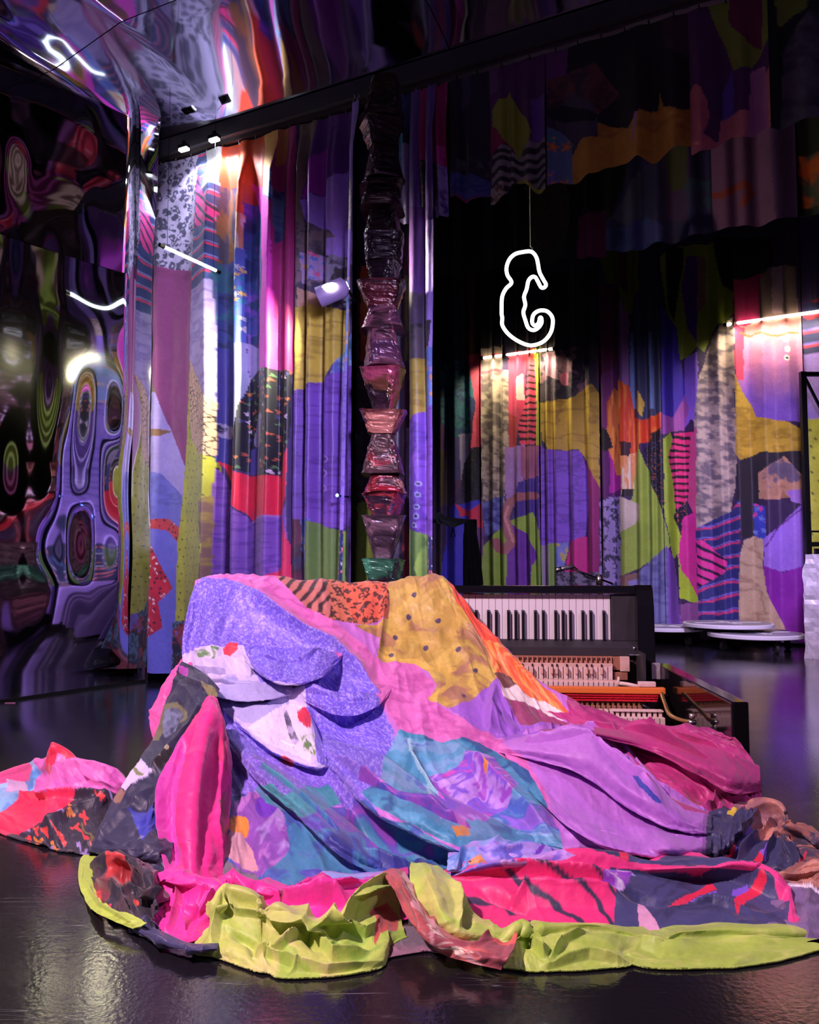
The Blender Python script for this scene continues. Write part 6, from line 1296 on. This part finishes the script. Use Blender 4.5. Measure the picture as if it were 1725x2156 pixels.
# --- striped pink and denim roll on the right
PS = [('stripes', [(930,1795),(1330,1795),(1330,1980),(930,1980)], (232,42,120), (48,46,78), .075, .10, 2.2, .03), ('crinkle', [(1300,1830),(1345,1795),(1720,1795),(1720,1990),(1290,1990)], (62,66,112), (46,48,86), 8, 1.4), ('plain', [(1320,1830),(1470,1818),(1560,1812),(1640,1840),(1690,1890),(1702,1960),(1660,1965),(1655,1920),(1610,1870),(1540,1846),(1400,1838)], (240,60,140)),
 ('crinkle', [(1180,1795),(1560,1795),(1560,1822),(1180,1830)], (66,70,116), (50,52,90), 8, 2), ('plain', [(960,1830),(1180,1790),(1230,1792),(1330,1815),(1480,1828),(1480,1846),(1200,1820),(1000,1838)], (240,50,130)), ('camo', [(940,1838),(1180,1828),(1330,1836),(1340,1845),(1180,1840),(960,1850)], [(120,160,210),(200,160,220),(110,90,200)], 20), ('camo', [(950,1800),(1000,1770),(1100,1765),(1215,1800),(1180,1815),(1040,1805)], [(90,140,210),(150,180,230),(190,150,225),(120,100,210)], 9),
 ('camo', [(1260,1842),(1330,1838),(1322,1870),(1300,1885),(1270,1875)], [(226,210,240),(150,60,200),(120,40,180),(200,160,230)], 16), ('plain', [(1405,1898),(1440,1885),(1500,1858),(1512,1876),(1460,1890),(1410,1902)], (226,30,74)), ('plain', [(1410,1902),(1460,1892),(1512,1878),(1512,1888),(1460,1906),(1420,1910)], (130,90,214)), ('plain', [(1540,1905),(1556,1880),(1600,1865),(1612,1878),(1570,1900),(1555,1932)], (226,30,74)), ('plain', [(1540,1890),(1545,1878),(1575,1868),(1580,1876),(1550,1890)], (130,90,214)),
 ('plain', [(1340,1895),(1372,1925),(1400,1965),(1350,1970)], (214,160,190)), ('plain', [(1300,1790),(1318,1785),(1322,1812),(1305,1812)], (226,40,80))]
top = [(930,1830),(1010,1808),(1100,1800),(1200,1792),(1300,1800),(1400,1806),(1500,1806),(1570,1812),(1640,1835),(1690,1880)]
bot = [(930,1950),(1010,1968),(1100,1978),(1200,1985),(1300,1985),(1400,1985),(1500,1982),(1580,1978),(1660,1975),(1706,1962)]
sheet('striped_roll', roll(top, bot, [.17,.20,.22,.22,.22,.22,.22,.2,.18,.14]), PS, (62,66,112), 170, 480, .014, 6, [([(940,1850),(1040,1842),(1200,1852),(1340,1876)], 34, .034, 'over'), ([(1330,1832),(1480,1838),(1580,1860),(1650,1900),(1672,1960)], 34, .030, 'over'), ([(1060,1912),(1110,1886),(1250,1892),(1340,1905)][::-1], 26, .026, 'over'), ([(1000,1870),(1060,1900),(1130,1930)], 14, -.018, 'gauss'), ([(1070,1905),(1120,1880),(1250,1885),(1330,1895)], 11, .024), ([(1340,1828),(1480,1830),(1580,1850),(1650,1890),(1680,1950)], 12, .016), ([(1300,1880),(1380,1900),(1480,1910)], 16, -.016, 'gauss'), ([(1390,1920),(1500,1905),(1600,1930)], 10, .016)], .001, 41, 'hot pink striped and denim blue roll')

# --- floral tuck between
top = [(945,1800),(985,1778),(1040,1764),(1090,1768),(1150,1785),(1215,1806)]; bot = [(940,1835),(985,1838),(1040,1840),(1090,1842),(1150,1842),(1215,1842)]
G = [[at(q[0], q[1], 1.80) + np.array([0, .08, -.05]) for q in top], [at(q[0], q[1], 1.80) for q in top], [at((a[0] + b[0]) / 2, (a[1] + b[1]) / 2, 1.73) for a, b in zip(top, bot)], [at(q[0], q[1], 1.72) for q in bot]]
sheet('flowered_tuck', G, [('camo', [(900,1740),(1250,1740),(1250,1860),(900,1860)], [(80,130,210),(130,160,225),(170,150,230),(110,110,215),(200,150,220)], 9, 2), ('plain', [(985,1810),(1010,1800),(1025,1815),(990,1820)], (220,150,90)), ('line', [(1130,1800),(1150,1790),(1165,1805),(1170,1830)], 3.5, (110,50,180))], (110,140,215), 70, 180, .012, 9, [([(985,1780),(960,1830)], 8, .012), ([(1000,1800),(1100,1785),(1200,1810)], 10, .012)], .001, 43, 'pale blue flowered tuck')

# --- denim and rust clump at the right
CL = [('plain', [(1470,1660),(1760,1660),(1760,1860),(1470,1860)], (50,52,90)), ('camo', [(1540,1700),(1560,1680),(1650,1680),(1672,1740),(1640,1770),(1600,1765),(1560,1720)], [(60,56,80),(150,100,100),(190,130,110),(76,64,84)], 10), ('plain', [(1528,1722),(1542,1698),(1570,1724),(1530,1728)], (206,184,50)), ('camo', [(1528,1728),(1575,1726),(1590,1745),(1545,1762),(1530,1750)], [(110,70,180),(70,120,210),(190,70,150)], 12), ('plain', [(1524,1790),(1548,1768),(1545,1795),(1522,1800)], (226,36,74)), ('plain', [(1540,1796),(1556,1765),(1560,1770),(1550,1798)], (140,100,220)), ('plain', [(1586,1806),(1600,1790),(1608,1818),(1592,1824)], (226,36,74)), ('plain', [(1600,1790),(1614,1784),(1612,1812),(1606,1815)], (140,100,220)), ('camo', [(1640,1760),(1660,1730),(1760,1730),(1760,1900),(1690,1860),(1680,1800)], [(90,64,70),(190,120,90),(150,90,80),(70,60,80),(210,140,120)], 7), ('plain', [(1680,1820),(1694,1796),(1698,1800),(1686,1826)], (200,40,70))]
top = [(1490,1716),(1515,1712),(1535,1705),(1552,1688),(1615,1684),(1648,1708),(1652,1735),(1680,1742),(1722,1775),(1760,1800)]; bot = [(1480,1815),(1520,1820),(1560,1828),(1590,1835),(1640,1838),(1670,1840),(1700,1846),(1730,1850),(1760,1855),(1800,1860)]
sheet('denim_clump', roll(top, bot, [.10,.12,.14,.17,.17,.14,.13,.14,.13,.1]), CL, (50,52,90), 170, 320, .020, 8, [([(1520,1740),(1528,1790),(1560,1790)], 12, -.03, 'gauss'), ([(1640,1720),(1590,1765),(1545,1815)], 9, .03), ([(1545,1770),(1620,1740)], 14, -.022, 'gauss'), ([(1640,1750),(1610,1800),(1600,1830)], 8, .02), ([(1645,1760),(1670,1790),(1690,1830)], 8, .02), ([(1650,1735),(1710,1770),(1760,1800)], 9, .018)], .001, 45, 'denim and rust printed clump')
RB = [('camo', [(1560,1800),(1780,1800),(1780,2000),(1560,2000)], [(150,96,80),(190,130,110),(110,76,80),(170,110,100)], 6), ('crinkle', [(1620,1865),(1640,1852),(1780,1890),(1780,2010),(1600,2010)], (130,110,150), (90,74,104), 9, 1), ('line', [(1636,1852),(1690,1868),(1780,1895)], 2.5, (220,215,225))]
top = [(1600,1852),(1640,1845),(1690,1818),(1725,1812),(1790,1822)]; bot = [(1600,1970),(1650,1985),(1700,1990),(1740,1992),(1800,1995)]
sheet('rust_end', roll(top, bot, [.16,.18,.20,.20,.20]), RB, (150,96,80), 140, 160, .016, 8, [([(1640,1850),(1690,1862),(1780,1890)], 7, .012), ([(1620,1850),(1680,1840),(1740,1830)], 8, .014)], .001, 47, 'rust and grey end at the right edge')

# --- lime cloth at the very front
LM = [('camo', [(380,1800),(900,1800),(900,2100),(380,2100)], [(150,190,70),(176,206,84),(190,206,96),(200,204,116),(166,200,76)], 4, 6), ('plain', [(800,1905),(828,1895),(846,1925),(838,1955),(806,1965),(790,1990)], (196,90,80))]
top = [(408,2006),(440,1960),(456,1900),(476,1868),(544,1884),(552,1908),(590,1906),(650,1930),(712,1936),(742,1880),(790,1840),(822,1836),(846,1862)]
bot = [(410,2012),(440,2014),(470,2022),(500,2034),(545,2048),(570,2050),(598,2060),(640,2064),(700,2062),(760,2050),(802,2034),(812,2000),(850,1975)]
sheet('lime_roll', roll(top, bot, [.02,.05,.09,.13,.13,.12,.12,.11,.11,.14,.17,.16,.14]), LM, (176,206,84), 230, 420, .018, 5, [([(476,1870),(462,1930),(452,2015)], 9, .016), ([(476,1872),(500,1920),(548,1925),(548,1888)], 9, .014), ([(548,1925),(640,1935),(700,1975)], 12, .022), ([(560,1945),(640,1960),(680,2010)], 16, -.022, 'gauss'), ([(655,1945),(600,1990),(560,2000)], 9, .020), ([(640,1948),(720,1940),(770,1960),(800,1930)], 8, .022), ([(665,1960),(700,2020),(790,2000)], 10, .020), ([(700,1975),(720,2010)], 12, -.018, 'gauss'), ([(520,1995),(600,2020),(640,2040)], 9, .018), ([(480,1960),(530,1985),(540,2030)], 12, -.016, 'gauss'), ([(745,1890),(790,1870),(840,1860)], 9, .016), ([(740,1930),(780,1910),(830,1900)], 14, -.014, 'gauss'), ([(604,2056),(625,2030),(690,2045),(800,2030)], 8, .014)], .001, 51, 'lime green crumpled roll, left of the twist')
LM2 = [('camo', [(780,1780),(1800,1780),(1800,2100),(780,2100)], [(160,196,74),(180,208,86),(196,208,104),(170,202,78)], 4, 8), ('speckle', [(1040,1940),(1800,1940),(1800,2080),(1040,2080)], (168,200,74), (196,214,104), 30)]
G = A3([[(870,1822,1.74),(895,1818,1.74),(925,1828,1.73)],[(862,1830,1.66),(905,1822,1.63),(945,1845,1.66)],[(868,1880,1.58),(920,1872,1.55),(978,1885,1.60)],[(895,1930,1.54),(940,1925,1.49),(1010,1930,1.55)],[(930,1962,1.50),(968,1965,1.46),(1050,1955,1.51)],[(960,1985,1.47),(990,1985,1.46),(1070,1978,1.49)]])
sheet('lime_leaf', G, LM2, (180,208,86), 150, 110, .012, 8, [([(945,1848),(968,1900),(965,1960)], 9, .016), ([(975,1890),(985,1960)], 12, -.02, 'gauss'), ([(890,1830),(930,1920),(960,1970)], 20, .008)], .001, 53, 'lime green lobe above the twist')
top = [(1000,1990),(1050,1975),(1086,1950),(1100,1942),(1120,1955),(1150,1945),(1240,1938),(1300,1948),(1360,1965),(1400,1968),(1440,1955),(1530,1950),(1640,1958),(1725,1962),(1800,1964)]
bot = [(1020,2030),(1060,2040),(1095,2046),(1110,2048),(1140,2049),(1180,2048),(1240,2044),(1300,2038),(1330,2034),(1360,2042),(1430,2046),(1520,2042),(1620,2030),(1725,2004),(1800,1990)]
sheet('lime_length', roll(top, bot, [.04,.06,.08,.09,.08,.09,.10,.10,.09,.08,.09,.10,.09,.07,.06]), LM2, (180,208,86), 150, 520, .014, 5, [([(1105,1945),(1125,1985),(1155,2032)], 9, .020), ([(1120,1960),(1110,2000)], 12, -.02, 'gauss'), ([(1155,2034),(1180,1990),(1240,1960)], 10, .016), ([(1140,2040),(1240,2020),(1330,2034)], 8, .014), ([(1120,1990),(1150,2030)], 8, .014), ([(1180,1975),(1330,1985),(1500,1990)], 22, .010), ([(1300,2000),(1400,2020)], 14, -.010, 'gauss')], .001, 55, 'long lime green length along the front right')
SA = [('camo', [(780,1800),(1120,1800),(1120,2080),(780,2080)], [(176,84,80),(150,70,76),(196,100,90),(160,80,84)], 6, 3), ('line', [(852,1842),(880,1910),(930,1980),(1010,2030)], 6, (206,150,150)), ('camo', [(900,1955),(935,1975),(1000,2010),(960,2010)], [(176,90,84),(226,214,190),(160,76,80)], 26), ('camo', [(1030,1950),(1100,1940),(1110,1980),(1040,1985)], [(226,70,60),(206,90,80),(180,190,90)], 9)]
G = A3([[(806,1835,1.70),(826,1828,1.70),(850,1832,1.70)],[(812,1850,1.62),(838,1848,1.60),(862,1856,1.62)],[(838,1880,1.56),(862,1880,1.54),(884,1885,1.57)],[(858,1925,1.51),(885,1925,1.48),(908,1925,1.51)],[(885,1970,1.46),(915,1965,1.43),(945,1958,1.48)],[(930,2008,1.425),(970,1990,1.41),(1010,1975,1.45)],[(985,2026,1.39),(1020,2005,1.39),(1060,1980,1.45)],[(1055,2042,1.372),(1075,2010,1.38),(1092,1958,1.47)]])
sheet('rust_sash', G, SA, (176,84,80), 220, 80, .010, 10, [([(830,1832),(862,1890),(900,1960),(960,2005)], 9, .014), ([(812,1845),(850,1900),(890,1965)], 7, .008), ([(1000,1990),(1040,1972),(1090,1965)], 8, .014)], .001, 57, 'rust red sash twisting between the lime folds')
G = A3([[(798,1975,1.56),(840,1965,1.57),(890,1975,1.56),(940,1990,1.52)],[(796,2000,1.49),(840,1992,1.49),(890,1996,1.48),(940,2004,1.46)],[(802,2024,fd(802,2024)),(840,2016,fd(840,2016)),(890,2008,fd(890,2008)),(930,2002,fd(930,2002))]])
sheet('grey_tuck', G, [('camo', [(780,1940),(960,1940),(960,2040),(780,2040)], [(110,100,110),(150,110,130),(200,160,190),(90,90,96)], 9)], (120,104,120), 40, 110, .010, 12, [], .001, 59, 'grey and pink tuck under the twist')

# navy hem flat on the floor under the pink roll
G = A3([[(275,1935,1.60),(340,1960,1.53),(400,1985,1.47),(460,1985,1.47)],[(272,1950,1.555),(330,1982,1.475),(390,2000,1.435),(456,2000,1.435)],[(286,1966,fd(286,1966)),(330,1992,fd(330,1992)),(386,2008,fd(386,2008)),(452,2008,fd(452,2008))]])
sheet('navy_hem', G, [], (52,54,96), 40, 120, .008, 12, [([(280,1950),(330,1980),(400,2000)], 7, .008)], .0008, 61, 'navy hem under the pink roll')
